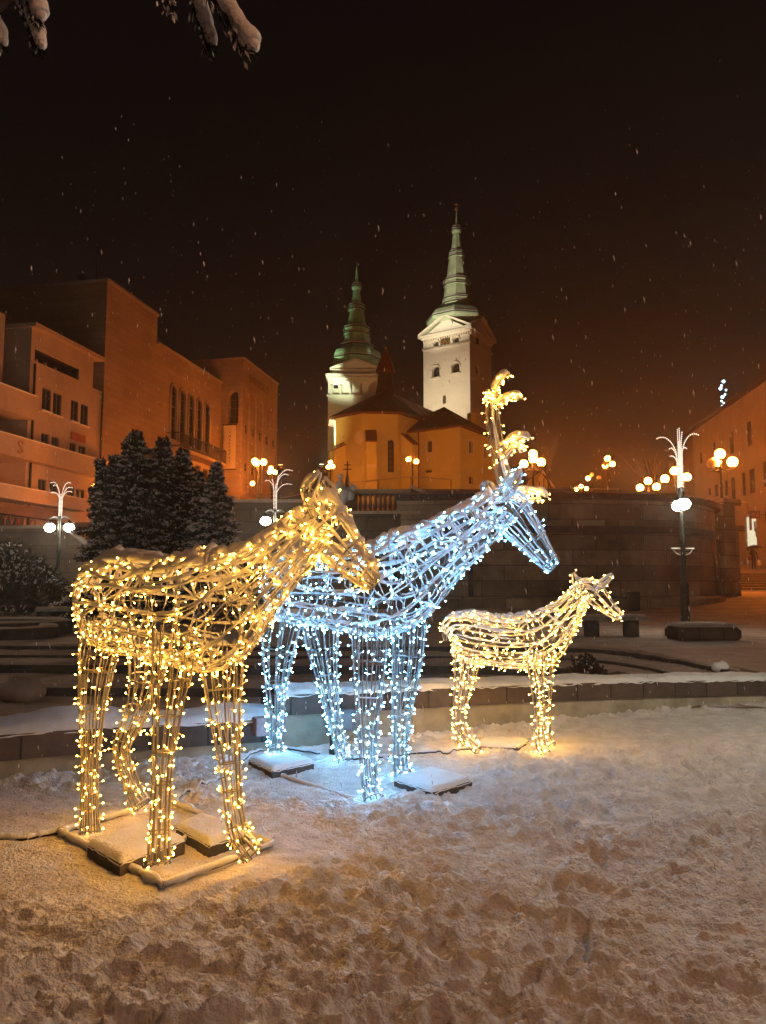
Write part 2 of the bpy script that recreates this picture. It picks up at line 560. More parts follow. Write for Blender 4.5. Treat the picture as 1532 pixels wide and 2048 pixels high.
def zr(p): return float(np.interp(p[0], [-1.1, .4, 2, 5.3, 12], [.55, .505, .455, .335, .25]))
def zl(p): return float(np.interp(p[0], [-9, -2.65, -1], [.47, .39, .325]))
wl_ = thing('low_stone_wall', 'low snow-topped stone wall behind the legs of the large warm deer', 'wall', (-5, 5.3, 0), 'low walls round the sunken court')
pl = resample(smoothp(WALL_L), .25)
m_ = MB(); sweep(m_, pl, [(0.03, -.3), (0.03, .19), (.56, .19), (.56, -.3)]); m_.build('wall_base', PLASTER, wl_)
m_ = MB(); V0 = sweep(m_, pl, [(0, .194), (0, .40), (.62, .40), (.62, .194)], lambda i, p: zl(p) - .40); m_.build('block_course', BLOCK, wl_, autouv=True)
def mL(s, u): return .10 * math.exp(-((s - 7.6) / .45) ** 2) * math.sin(math.pi * u) + .05 * math.exp(-((s - 9.0) / .4) ** 2) * math.sin(math.pi * u)
m_ = MB(); snow_strip(m_, smoothp(WALL_L), -.01, .66, zl, .055, 3, mL); m_.build('snow_cover', SNOW, wl_, smooth=True)
wr_ = thing('low_stone_wall', 'long curved low stone wall behind the small deer, running off to the right', 'wall', (2, 9.4, 0), 'low walls round the sunken court')
pr = resample(smoothp(WALL_R), .25)
m_ = MB(); sweep(m_, pr, [(0.03, -.3), (0.03, .30), (.46, .30), (.46, -.3)], lambda i, p: (zr(p) - .5)); m_.build('wall_base', PLASTER, wr_)
m_ = MB(); sweep(m_, pr, [(0, .304), (0, .50), (.5, .50), (.5, .304)], lambda i, p: zr(p) - .50); m_.build('block_course', BLOCK, wr_, autouv=True)
m_ = MB(); snow_strip(m_, smoothp(WALL_R), -.01, .54, zr, .05, 9); m_.build('snow_cover', SNOW, wr_, smooth=True)
# end block and the recess with a junction box
PINK = mat('pink_granite', (.36, .23, .22), .8, var=.35, vscale=12, bump=.3)
eb = MB(); eb.box((-1.08, 7.46, .285), (.30, .12, .17), math.atan2(.53, 1), bev=.008)
tag(eb.build('granite_block', PINK), 'pinkish granite block at the step between the two low walls', 'stone block')
jb = thing('junction_box', 'grey electrical box on the low wall between the legs of the blue-lit deer', 'electrical box', (-.42, 7.84, .12))
jm = MB(); jm.box((-.42, 7.80, .27), (.30, .08, .20), math.atan2(.53, 1), bev=.01); jm.build('housing', mat('box_grey', (.16, .20, .24), .5), jb)
jm = MB(); jm.box((-.405, 7.752, .27), (.22, .012, .14), math.atan2(.53, 1), bev=.003); jm.build('lid', mat('box_lid', (.2, .26, .31), .5), jb)

# ================================================================== SUNKEN COURT, STEPS, SQUARE
def edge_line(k):
    """k = 0 upper square edge .. 3 lowest seat edge (plan polyline from the left to the wall on the right)"""
    yy = [15.4, 14.7, 13.8, 12.2][k]; off = [0, .45, .95, 1.9][k]
    p = [(-14, yy + .9), (-8, yy + .25), (-3, yy), (2.4 - off * .5, yy - .02), (3.6 - off * .7, yy - .25), (4.35 - off * .8, yy - .9 - off * .1), (4.75 - off, 13.0 - .3 * k), (4.95 - off, 10.95 - off * .5)]
    return p
court = MB(); court.add([(-14, 3, -.12), (6, 3, -.12), (6, 15, -.12), (-14, 15, -.12)], [[0, 1, 2, 3]])
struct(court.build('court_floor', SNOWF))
ztop = [.43, .33, .24, .05]
for k in (3, 2, 1):
    s_ = MB(); el = resample(smoothp(edge_line(k)), .3); el2 = resample(smoothp(edge_line(k)), .3)
    w = [0, .62, .85, 1.5][k] + .5
    sweep(s_, el, [(0, -.4), (0, ztop[k] - .045), (w, ztop[k] - .045), (w, -.4)])
    o = s_.build('court_step', CONCD); struct(o)
    s2 = MB(); snow_strip(s2, smoothp(edge_line(k)), .0, w + .05, lambda p, zz=ztop[k] - .045: zz, .04, 20 + k, step=.12)
    o2 = s2.build('step_snow', SNOWF, o, smooth=True)

def zg(x, y):
    z = .43 + sstep(22, 45, y) * .55 + sstep(8, 22, x) * sstep(30, 46, y) * .30
    z = z - sstep(4.6, 6.2, x) * sstep(14, 11, y) * .12
    z = z + .05 * (fbm(np.asarray(x) * .4, np.asarray(y) * .4, 77, 3) - .5)
    return z
el = resample(smoothp(edge_line(0)), .3)
kerb = MB(); sweep(kerb, el, [(0, -.4), (0, .40), (.35, .40), (.35, -.4)]); struct(kerb.build('square_kerb', CONCD))
# square: structured grid following the kerb line
rowsX = []; rowsY = []
tt = np.concatenate([np.linspace(0, 1, 40) ** 1.8])
top_pts = []
n_e = len(el)
for i, p in enumerate(el):
    f = i / (n_e - 1)
    top_pts.append((-40 + 75 * f, 66.0) if f < .8 else (-40 + 75 * .8 + (f - .8) / .2 * 15, 66 - (f - .8) / .2 * 54))
E = np.array(el); Tp = np.array(top_pts)
GX = E[None, :, 0] + (Tp[None, :, 0] - E[None, :, 0]) * tt[:, None]
GY = E[None, :, 1] + (Tp[None, :, 1] - E[None, :, 1]) * tt[:, None]
sq = MB()
gx, gy = np.meshgrid(np.concatenate([np.linspace(-45, -12, 20), np.linspace(-11, 22, 240), np.linspace(23, 60, 20)]), np.concatenate([np.linspace(10.0, 24, 190), np.linspace(24.3, 66, 120)]))
ex = np.array([p[0] for p in el]); ey = np.array([p[1] for p in el])
# keep everything behind the kerb; in front of it the sheet dives under the steps
yk = np.interp(gx, *zip(*sorted({round(a, 3): b for a, b in zip(ex, ey)}.items())), left=ey[0], right=0)
inside = (gx < 4.9) & (gy < yk + .05)
gzv = zg(gx, gy) + .035 * (fbm(gx * 1.2, gy * 1.2, 44, 4) - .5) + .02 * np.maximum(fbm(gx * 5, gy * 5, 45, 2) - .55, 0) * sstep(24, 14, gy)
gzv = np.where(inside, -.5, gzv)
gzv = np.where((gx >= 4.9) & (gy < wall_y(gx) + .45), -.5, gzv)
sq.grid(gx, gy, gzv)
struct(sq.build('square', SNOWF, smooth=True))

# snow lumps lying on the lowest step and by the court
def lump(mb, c, r, seed, sq_=(1.3, 1, .5)):
    m0 = len(mb.v); mb.sphere(c, r, 14, 9, 0, sq_)
    v = mb.v[-1]; d = v - np.array(c)
    n = .75 + .5 * vnoise(v[:, 0] * 5 / r * .3 + seed, v[:, 1] * 5 / r * .3 + v[:, 2] * 4, seed)
    mb.v[-1] = np.array(c) + d * n[:, None]
lp = MB(); c = G(36, 1385, .0); lump(lp, (c.x, c.y, .03), .26, 4, (1.5, 1, .75))
tag(lp.build('snow_heap', SNOWF, smooth=True), 'rounded heap of snow in front of the court steps at the left edge', 'snow heap')
for k, (px, py, r, lab) in enumerate(((1050, 1442, .055, 'small round snowball just right of the small deer, at the foot of the low wall'), (1440, 1334, .11, 'snow lump at the right end of the dark court edge'))):
    lp = MB(); z = .03 if k == 0 else .42; c = G(px, py, z); lump(lp, (c.x, c.y, z), r, 14 + k, (1, 1, .8))
    tag(lp.build('snow_lump', SNOW, smooth=True), lab, 'snow lump')
# withered shrub at the court edge behind the small deer
# ================================================================== LIGHT SCULPTURES (deer of rods, cable, snow and LEDs)
def catmull(K, n):
    K = np.asarray(K, float); m = len(K); out = []
    for t in np.linspace(0, m - 1, n):
        i = min(int(t), m - 2); f = t - i
        p0 = K[max(0, i - 1)]; p1 = K[i]; p2 = K[i + 1]; p3 = K[min(m - 1, i + 2)]
        out.append(.5 * (2 * p1 + (p2 - p0) * f + (2 * p0 - 5 * p1 + 4 * p2 - p3) * f * f + (3 * p1 - p0 - 3 * p2 + p3) * f ** 3))
    return np.array(out)

class Chain:
    """a run of elliptical sections (x,y,z,half width,half height) in world space with a lateral direction"""
    def __init__(s, keys, L, n=48):
        s.S = catmull(keys, n); s.n = n
        s.S[:, 3:] = np.maximum(s.S[:, 3:], .008)
        C = s.S[:, :3]; T = np.gradient(C, axis=0); T /= np.linalg.norm(T, axis=1)[:, None]
        L = np.array([*L, 0.0]) if len(L) == 2 else np.array(L, float)
        Lm = L[None, :] - T * (T @ L)[:, None]; Lm /= np.linalg.norm(Lm, axis=1)[:, None]
        s.L = Lm; s.U = np.cross(Lm, T); s.T = T
        s.len = np.concatenate([[0], np.cumsum(np.linalg.norm(np.diff(C, axis=0), axis=1))])
    def at(s, t, th, k=1.0):
        """t in 0..1 (array), th angle -> points, outward normals"""
        t = np.clip(np.asarray(t, float), 0, 1) * (s.n - 1); i = np.minimum(t.astype(int), s.n - 2); f = (t - i)[:, None]
        g = lambda A: A[i] * (1 - f) + A[i + 1] * f
        S = g(s.S); L = g(s.L); U = g(s.U)
        c = np.cos(th)[:, None]; q = np.sin(th)[:, None]
        a = S[:, 3:4] * k; b = S[:, 4:5] * k
        p = S[:, :3] + L * c * a + U * q * b
        nn = L * c / np.maximum(a, .02) + U * q / np.maximum(b, .02); nn /= np.linalg.norm(nn, axis=1)[:, None]
        return p, nn

led_mesh_cache = {}
LEDV = {}
def led_local():
    """holder pointing along +z, tip bulb; returns (V,F,matidx)"""
    m = MB(); m.lathe((0, 0, 0), [(.0026, 0), (.0032, .010), (.0028, .026)], 5); nh = len(m.f)
    m.lathe((0, 0, 0), [(.0028, .0262), (.0043, .029), (.0043, .033), (.0018, .036)], 6, mi=1)
    return np.concatenate(m.v), m.f, m.m

class Deer:
    def __init__(s, name, label, loc, warm, group='light sculptures of deer'):
        s.root = thing(name, label, 'light sculpture', loc, group)
        s.leds = []; s.bulb = BULB_W if warm else BULB_C; s.hold = HOLD_W if warm else HOLD_C
        s.k = 0
    def segment(s, name, ch, rods=12, cables=14, rings=(), led=.075, snow=.014, top=0.0, th_off=0.0, mats=None, rod_r=.0042, ringc=0.0, wig=.16, closed_tip=True, t0=0.0, t1=1.0, ledkeep=1.0):
        s.k += 1; K = s.k * 100
        R = np.random.default_rng(K)
        Ltot = ch.len[-1]; n = max(16, int(Ltot / .020)); tt = np.linspace(t0, t1, n)
        fr = MB(); cb = MB(); sn = MB()
        def addsnow(p, nn, thick, seed, cableish=False):
            # snow sits on whatever is close to level; heaped where the rod is on the upper side of the body
            T = np.gradient(p, axis=0); T /= np.linalg.norm(T, axis=1)[:, None] + 1e-9
            hor = np.sqrt(np.maximum(0, 1 - T[:, 2] ** 2)) ** 1.6
            up = np.clip(nn[:, 2], 0, 1) ** 1.3
            sarr = np.concatenate([[0], np.cumsum(np.linalg.norm(np.diff(p, axis=0), axis=1))])
            lump_ = .35 + 1.3 * n1(sarr * 8, seed) * (.45 + 1.1 * n1(sarr * 24, seed + 1))
            r = (thick * (.40 + .35 * hor) + top * up * hor) * lump_
            cut = n1(sarr * 3.1, seed + 5) > (.20 if not cableish else .38)
            q = p + np.array([0, 0, 1.0]) * (r * .75)[:, None]
            i = 0
            while i < len(p):
                if cut[i] and r[i] > .0035:
                    j = i
                    while j + 1 < len(p) and cut[j + 1] and r[j + 1] > .0035: j += 1
                    if j - i >= 2:
                        rr = r[i:j + 1].copy(); rr[0] *= .4; rr[-1] *= .4
                        sn.tube(q[i:j + 1], rr, 6)
                    i = j + 1
                else: i += 1
        for k in range(rods):
            th = th_off + 2 * math.pi * (k + .5) / rods + 0 * tt
            p, nn = ch.at(tt, th)
            fr.tube(p, rod_r, 5)
            addsnow(p, nn, snow, K + k)
        for t in rings:
            th = np.linspace(0, 2 * math.pi, 29)
            p, nn = ch.at(th * 0 + t, th, 1.0)
            fr.tube(p, rod_r, 5)
            addsnow(p, nn, snow * .8, K + 40 + int(t * 30))
        paths = []
        m = max(20, int(Ltot / .02))
        for k in range(cables):
            t = np.linspace(t0 + .01, t1, m)
            th = 2 * math.pi * (k + R.uniform(.2, .8)) / cables + wig * 2.2 * (n1(t * Ltot * 3.2, K + 60 + k) - .5) * 2
            p, nn = ch.at(t, th, 1.01)
            p = p + nn * (.012 * (n1(t * Ltot * 9, K + 80 + k) - .3))[:, None]
            paths.append((p, nn))
        if ringc > 0:
            for t in np.arange(t0 + .03, t1 - .02, ringc / Ltot):
                th = np.linspace(0, 2 * math.pi, 46) + R.uniform(0, 6)
                tv = t + .05 / Ltot * 2.2 * (n1(th * 2.1, K + int(t * 1000)) - .5) * 2
                p, nn = ch.at(tv, th, 1.01)
                paths.append((p, nn))
        for q, (p, nn) in enumerate(paths):
            cb.tube(p, .0024, 4)
            addsnow(p, nn, snow * .72, K + 300 + q, True)
            sarr = np.concatenate([[0], np.cumsum(np.linalg.norm(np.diff(p, axis=0), axis=1))])
            d = R.uniform(0, led)
            while d < sarr[-1]:
                i = int(np.searchsorted(sarr, d)); i = min(i, len(p) - 1)
                if R.random() < ledkeep:
                    dirn = nn[i] * R.uniform(.2, 1.0) + R.normal(0, .55, 3) + np.array([0, 0, R.choice([.5, -.5])])
                    dirn /= np.linalg.norm(dirn)
                    s.leds.append((p[i].copy(), dirn))
                d += led * R.uniform(.65, 1.4)
        part = fr.build(name, (mats or [ROD])[0], s.root, smooth=True)
        cb.build('light_cable', CABLE, part)
        if sn.v: sn.build('snow_crust', SNOWD, part, smooth=True)
        return part
    def flush(s, bulb=None, hold=None, name='led_bulb', keep=100):
        """the LEDs collected so far: 100 nearest the camera as parts, the rest as one"""
        V, F, mi = led_local()
        leds = s.leds; s.leds = []
        R = np.random.default_rng(len(leds))
        order = sorted(range(len(leds)), key=lambda i: np.linalg.norm(leds[i][0] - np.array([0, 0, 1.6])))
        near = order[: int(keep * 3)]; R.shuffle(near); ind = set(near[:keep])
        me = bpy.data.meshes.new(name); me.from_pydata(V.tolist(), [], F)
        me.materials.append(hold or s.hold); me.materials.append(bulb or s.bulb); me.polygons.foreach_set('material_index', mi)
        org = np.array(s.root.location)
        rest = MB()
        for i, (p, d) in enumerate(leds):
            q = Vector(d).to_track_quat('Z', 'Y')
            if i in ind:
                o = bpy.data.objects.new(name, me); COL.objects.link(o); o.parent = s.root
                o.location = p - org; o.rotation_mode = 'QUATERNION'; o.rotation_quaternion = q
            else:
                Rm = np.array(q.to_matrix())
                rest.v.append(V @ Rm.T + p); rest.f.extend([[a + rest.n for a in f] for f in F]); rest.m.extend(mi); rest.n += len(V)
        if rest.v:
            o = rest.build(name + 's', [hold or s.hold, bulb or s.bulb], s.root); o['kind'] = 'stuff'
        return len(leds)

def leg_keys(pts, radii):
    """pts: list of (px,py,Y); radii"""
    out = []
    for (px, py, Y), r in zip(pts, radii):
        v = P(px, py, Y); out.append((v.x, v.y, v.z, r, r * 1.0))
    return out
def K5(px, py, Y, a, b):
    v = P(px, py, Y); return (v.x, v.y, v.z, a, b)

# ---------------------------------------------------------------- the doe on the left
dr = Deer('deer_sculpture', 'large warm-lit antlerless deer of wire and lights on the left, nearest the camera', (-1.35, 4.85, 0), True)
Ld = (.72, .69)
body = Chain([K5(176, 1215, 5.42, .07, .12), K5(192, 1205, 5.36, .17, .25), K5(232, 1208, 5.22, .235, .325), K5(290, 1215, 5.0, .235, .315),
              K5(350, 1225, 4.80, .245, .325), K5(405, 1225, 4.62, .25, .345), K5(452, 1208, 4.50, .21, .33), K5(505, 1168, 4.43, .15, .235),
              K5(560, 1118, 4.38, .115, .185), K5(610, 1070, 4.34, .10, .16), K5(632, 1040, 4.32, .085, .13)], Ld, 64)
dr.segment('body', body, rods=15, cables=18, rings=(.05, .2, .36, .53, .64, .8), led=.165, snow=.012, top=.019, ringc=.072)
head = Chain([K5(612, 1038, 4.36, .075, .09), K5(640, 1045, 4.34, .105, .155), K5(668, 1078, 4.31, .10, .15), K5(698, 1112, 4.27, .078, .115), K5(725, 1143, 4.23, .058, .085), K5(743, 1160, 4.20, .045, .06), K5(752, 1168, 4.19, .02, .028)], Ld, 34)
dr.segment('head', head, rods=11, cables=7, rings=(.25, .5, .75, .93), led=.105, snow=.012, top=.015, ringc=.12)
for k, (b0, b1, b2) in enumerate((((632, 1035, 4.28), (618, 985, 4.24), (640, 946, 4.2)), ((648, 1040, 4.46), (662, 995, 4.50), (645, 958, 4.52)))):
    ear = Chain([K5(*b0, .022, .03), K5(b0[0] * .5 + b1[0] * .5, b0[1] * .5 + b1[1] * .5, b0[2], .03, .055), K5(*b1, .032, .062), K5(b1[0] * .4 + b2[0] * .6, b1[1] * .4 + b2[1] * .6, b2[2], .022, .04), K5(*b2, .01, .012)], Ld, 16)
    dr.segment('ear', ear, rods=5, cables=2, rings=(.5,), led=.06, snow=.012, top=.01)
LEG_R = [.155, .125, .09, .068, .054, .05, .055, .062]
legs = {
    'hind near': [(212, 1235, 5.12), (197, 1310, 5.10), (186, 1390, 5.08), (182, 1460, 5.06), (180, 1520, 5.05), (179, 1580, 5.05), (180, 1635, 5.04), (180, 1668, 5.02)],
    'hind far': [(302, 1270, 5.36), (296, 1330, 5.40), (283, 1395, 5.44), (262, 1450, 5.50), (243, 1500, 5.55), (256, 1550, 5.56), (272, 1590, 5.56), (285, 1612, 5.54)],
    'front near': [(352, 1255, 4.50), (345, 1330, 4.46), (336, 1400, 4.42), (330, 1470, 4.40), (324, 1540, 4.38), (320, 1620, 4.37), (318, 1690, 4.36), (318, 1730, 4.34)],
    'front far': [(445, 1280, 4.72), (446, 1350, 4.70), (450, 1420, 4.67), (456, 1490, 4.64), (462, 1560, 4.62), (468, 1620, 4.60), (480, 1672, 4.57), (505, 1710, 4.52)],
}
for nm, pts in legs.items():
    rr = list(LEG_R)
    if 'front' in nm: rr[0] = .13; rr[1] = .115
    ch = Chain(leg_keys(pts, rr), (.95, .2, 0), 34)
    dr.segment('leg', ch, rods=10, cables=13, rings=(.2, .35, .5, .62, .8, .97), led=.135, snow=.0045, top=.006, wig=.1)
print('doe leds', dr.flush())

# ---------------------------------------------------------------- the antlered buck
bk = Deer('deer_sculpture', 'tallest deer of wire with cool blue-white lights and warm yellow antlers', (-.35, 6.75, 0), False)
Lb = (.70, .71)
body = Chain([K5(541, 1178, 7.42, .08, .13), K5(555, 1175, 7.34, .19, .28), K5(590, 1172, 7.2, .26, .36), K5(650, 1175, 6.98, .265, .355),
              K5(712, 1182, 6.72, .275, .365), K5(770, 1178, 6.5, .27, .385), K5(820, 1150, 6.34, .23, .375), K5(872, 1112, 6.22, .17, .28),
              K5(925, 1072, 6.12, .135, .225), K5(972, 1038, 6.05, .115, .185), K5(1003, 1012, 6.0, .095, .145)], Lb, 64)
bk.segment('body', body, rods=15, cables=18, rings=(.05, .22, .38, .55, .66, .8), led=.155, snow=.014, top=.020, ringc=.078)
head = Chain([K5(985, 1012, 6.04, .08, .10), K5(1012, 1020, 6.0, .11, .17), K5(1040, 1050, 5.97, .10, .15), K5(1066, 1083, 5.93, .078, .112), K5(1088, 1112, 5.90, .058, .085), K5(1102, 1128, 5.88, .046, .062), K5(1110, 1136, 5.87, .02, .03)], Lb, 34)
bk.segment('head', head, rods=11, cables=6, rings=(.25, .5, .78, .93), led=.085, snow=.011, top=.012)
for b0, b1, b2 in (((1005, 1000, 5.9), (1022, 968, 5.84), (1042, 942, 5.8)), ((985, 1002, 6.2), (975, 985, 6.28), (962, 970, 6.34))):
    ear = Chain([K5(*b0, .025, .035), K5(b0[0] * .5 + b1[0] * .5, b0[1] * .5 + b1[1] * .5, b0[2], .035, .06), K5(*b1, .035, .06), K5(b1[0] * .4 + b2[0] * .6, b1[1] * .4 + b2[1] * .6, b2[2], .022, .036), K5(*b2, .01, .012)], Lb, 16)
    bk.segment('ear', ear, rods=6, cables=3, rings=(.5,), led=.06, snow=.015, top=.01)
legs = {
    'hn': [(566, 1235, 7.12), (556, 1300, 7.12), (552, 1360, 7.14), (551, 1410, 7.15), (551, 1450, 7.16), (551, 1480, 7.18), (552, 1502, 7.20), (553, 1510, 7.2)],
    'hf': [(640, 1240, 7.42), (645, 1295, 7.40), (652, 1345, 7.38), (660, 1395, 7.34), (668, 1435, 7.30), (677, 1475, 7.26), (685, 1503, 7.22), (692, 1520, 7.18)],
    'fn': [(742, 1250, 6.02), (740, 1320, 6.00), (737, 1390, 5.97), (735, 1450, 5.94), (735, 1505, 5.92), (738, 1550, 5.90), (742, 1580, 5.88), (748, 1600, 5.84)],
    'ff': [(818, 1240, 6.72), (816, 1310, 6.70), (810, 1370, 6.68), (804, 1425, 6.66), (801, 1475, 6.64), (801, 1515, 6.63), (802, 1537, 6.62), (806, 1550, 6.60)],
}
for nm, pts in legs.items():
    rr = [x * 1.18 for x in LEG_R]
    if 'f' == nm[0]: rr[0] = .15; rr[1] = .13
    ch = Chain(leg_keys(pts, rr), (.95, .2, 0), 34)
    bk.segment('leg', ch, rods=10, cables=14, rings=(.15, .3, .45, .6, .8, .97), led=.122, snow=.0045, top=.006, wig=.1)
print('buck leds', bk.flush())
# antlers: a beam with short snowy branches; warm lights
def antler(beam, branches, Lx):
    a = MB(); sn = MB(); cb = MB(); R = np.random.default_rng(99 + len(branches))
    def limb(keys, r0, r1, thick, pr_=.10):
        pts = catmull([tuple(P(*k)) for k in keys], 22)
        r = np.linspace(r0, r1, 22)
        NS = 11
        for q in range(NS):
            th = 2 * math.pi * q / NS + .6 * n1(np.linspace(0, 4, 22), q + 5)
            off = np.stack([np.cos(th), .9 * np.sin(th), .35 * np.sin(th * 1.7)], 1) * r[:, None]
            (a if q % 2 else cb).tube(pts + off, .0036 if q % 2 else .0026, 5)
            for i in range(1, 22):
                if R.random() < pr_:
                    d = off[i] / (np.linalg.norm(off[i]) + 1e-9) + R.normal(0, .4, 3) - np.array([0, 0, .3]); d /= np.linalg.norm(d)
                    bk.leds.append((pts[i] + off[i], d))
        if thick:
            rr = thick * (.45 + .8 * n1(np.linspace(0, 5, 22), int(keys[0][0]))) ; rr[0] *= .4; rr[-1] *= .75
            sn.tube(pts + np.array([0, 0, 1.]) * (r * .8 + rr * .35)[:, None], rr, 9)
            sn.sphere(tuple(pts[-1] + np.array([0, 0, r[-1]])), float(rr[-1]), 9, 6)
    limb(beam, .068, .045, .016, .20)
    for b, th in branches: limb(b, .026, .014, th * .78)
    part = a.build('antler', ROD, bk.root, smooth=True)
    cb.build('light_cable', CABLE, part, smooth=True)
    sn.build('snow_crust', SNOWD, part, smooth=True)
antler([(1020, 990, 6.0), (1008, 950, 5.98), (997, 905, 5.96), (987, 850, 5.94), (985, 805, 5.93), (990, 785, 5.92)],
       [([(990, 800, 5.92), (978, 790, 5.9), (972, 792, 5.88)], .03), ([(988, 800, 5.92), (990, 775, 5.9), (1002, 758, 5.88), (1017, 750, 5.86)], .042),
        ([(992, 815, 5.92), (1008, 802, 5.86), (1026, 796, 5.82), (1042, 798, 5.8)], .042),
        ([(1000, 900, 5.95), (1018, 885, 5.9), (1036, 876, 5.86), (1056, 876, 5.82)], .042), ([(1005, 925, 5.96), (1024, 900, 5.92), (1040, 892, 5.9), (1042, 905, 5.9)], .026)], Lb)
antler([(1005, 1000, 6.12), (1022, 990, 6.2), (1040, 985, 6.28), (1056, 986, 6.34)],
       [([(1030, 992, 6.24), (1055, 985, 6.34), (1075, 984, 6.42), (1092, 994, 6.46)], .04), ([(1035, 1000, 6.24), (1058, 1002, 6.34), (1080, 1000, 6.4)], .02)], Lb)
print('antler leds', bk.flush(BULB_W, HOLD_W, 'antler_bulb', 90))

# ---------------------------------------------------------------- the fawn
fw = Deer('deer_sculpture', 'smallest deer of wire with warm yellow lights, standing on the right', (1.5, 7.75, 0), True)
Lf = (-.12, .99)
body = Chain([K5(898, 1275, 7.74, .05, .09), K5(908, 1268, 7.74, .13, .18), K5(935, 1275, 7.75, .165, .245), K5(985, 1283, 7.76, .17, .24), K5(1035, 1286, 7.76, .17, .25),
              K5(1075, 1280, 7.76, .16, .27), K5(1102, 1262, 7.75, .125, .23), K5(1130, 1232, 7.74, .09, .16), K5(1156, 1200, 7.72, .075, .12), K5(1172, 1180, 7.71, .06, .095)], Lf, 56)
fw.segment('body', body, rods=13, cables=12, rings=(.06, .27, .5, .72), led=.105, snow=.012, top=.014, ringc=.13)
head = Chain([K5(1162, 1178, 7.73, .06, .07), K5(1180, 1182, 7.70, .075, .115), K5(1200, 1200, 7.66, .065, .10), K5(1220, 1220, 7.62, .05, .07), K5(1236, 1232, 7.58, .035, .05), K5(1244, 1238, 7.56, .015, .022)], Lf, 26)
fw.segment('head', head, rods=9, cables=5, rings=(.3, .6, .92), led=.07, snow=.010, top=.009)
for b0, b1, b2 in (((1166, 1175, 7.84), (1152, 1164, 7.88), (1147, 1146, 7.9)), ((1190, 1178, 7.58), (1208, 1166, 7.54), (1226, 1150, 7.5))):
    ear = Chain([K5(*b0, .02, .025), K5(b0[0] * .5 + b1[0] * .5, b0[1] * .5 + b1[1] * .5, b0[2], .025, .038), K5(*b1, .025, .036), K5(*b2, .01, .012)], Lf, 14)
    fw.segment('ear', ear, rods=5, cables=2, rings=(.5,), led=.07, snow=.013, top=.008)
tail = Chain([K5(903, 1250, 7.74, .02, .02), K5(893, 1262, 7.74, .025, .03), K5(890, 1282, 7.74, .012, .015)], Lf, 10)
fw.segment('tail', tail, rods=4, cables=2, rings=(), led=.07, snow=.008)
legs = {
    'hn': [(930, 1300, 7.62), (925, 1345, 7.60), (920, 1390, 7.58), (918, 1425, 7.56), (920, 1450, 7.55), (930, 1472, 7.54), (945, 1490, 7.50), (958, 1502, 7.46)],
    'hf': [(945, 1300, 7.90), (938, 1345, 7.90), (930, 1390, 7.90), (922, 1420, 7.90), (919, 1450, 7.90), (920, 1470, 7.88), (924, 1484, 7.86), (930, 1492, 7.84)],
    'fn': [(1072, 1300, 7.60), (1074, 1345, 7.58), (1077, 1390, 7.56), (1079, 1420, 7.54), (1080, 1450, 7.53), (1080, 1475, 7.52), (1083, 1495, 7.50), (1094, 1510, 7.46)],
    'ff': [(1092, 1300, 7.90), (1090, 1345, 7.90), (1090, 1390, 7.90), (1090, 1420, 7.90), (1091, 1445, 7.90), (1093, 1465, 7.90), (1097, 1482, 7.88), (1105, 1492, 7.84)],
}
for nm, pts in legs.items():
    rr = [.10, .08, .058, .048, .044, .043, .045, .045]
    ch = Chain(leg_keys(pts, rr), (.95, .2, 0), 30)
    fw.segment('leg', ch, rods=7, cables=6, rings=(.4, .97), led=.085, snow=.005, top=.005, wig=.12)
print('fawn leds', fw.flush(BULB_F))

# ---------------------------------------------------------------- slabs and base frames
def slab(corners, th, label, z0=.0, seed=1, lift=.0):
    pts = [G(px, py, z0 + th) for px, py in corners]
    c = sum((Vector(p) for p in pts), Vector()) / 4
    if (pts[1] - pts[0]).cross(pts[2] - pts[1]).z < 0: pts = pts[::-1]
    t = thing('concrete_slab', label, 'slab', (c.x, c.y, z0), 'concrete slabs weighing down the frames')
    m = MB(); m.prism([(p.x, p.y) for p in pts], z0 - .03, z0 + th); m.build('slab', CONCD, t)
    s = MB(); N = 26; A = np.zeros((N, N, 3))
    for i in range(N):
        for j in range(N):
            u, v = i / (N - 1), j / (N - 1)
            p = (pts[0] * (1 - u) + pts[1] * u) * (1 - v) + (pts[3] * (1 - u) + pts[2] * u) * v
            q = c + (p - c) * 1.015
            e_ = min(u, 1 - u, v, 1 - v)
            h = .032 * min(1, e_ / .09) ** .5 + .010 * float(vnoise(np.array(q.x * 14), np.array(q.y * 14), seed))
            A[i, j] = (q.x, q.y, z0 + th + (h if e_ > 0 else -.004 - .012 * float(vnoise(np.array(q.x * 30), np.array(q.y * 30), seed))))
    s.grid(A[..., 0], A[..., 1], A[..., 2]); s.build('snow_cap', SNOW, t, smooth=True)
    return t
slab([(175, 1690), (240, 1728), (370, 1680), (296, 1645)], .075, 'snow-covered slab left of the near front hoof of the large warm deer', seed=2)
slab([(352, 1655), (418, 1692), (500, 1665), (402, 1632)], .06, 'snow-covered slab between the two front legs of the large warm deer', seed=3)
slab([(497, 1520), (545, 1543), (628, 1525), (570, 1503)], .055, 'snow-covered slab under the hind legs of the blue-lit deer', seed=4)
slab([(788, 1560), (868, 1585), (944, 1562), (860, 1538)], .065, 'snow-covered slab right of the front hooves of the blue-lit deer', seed=5)
slab([(950, 1492), (1035, 1495), (1058, 1482), (962, 1478)], .03, 'flat snow-covered slab between the legs of the smallest deer', seed=6)

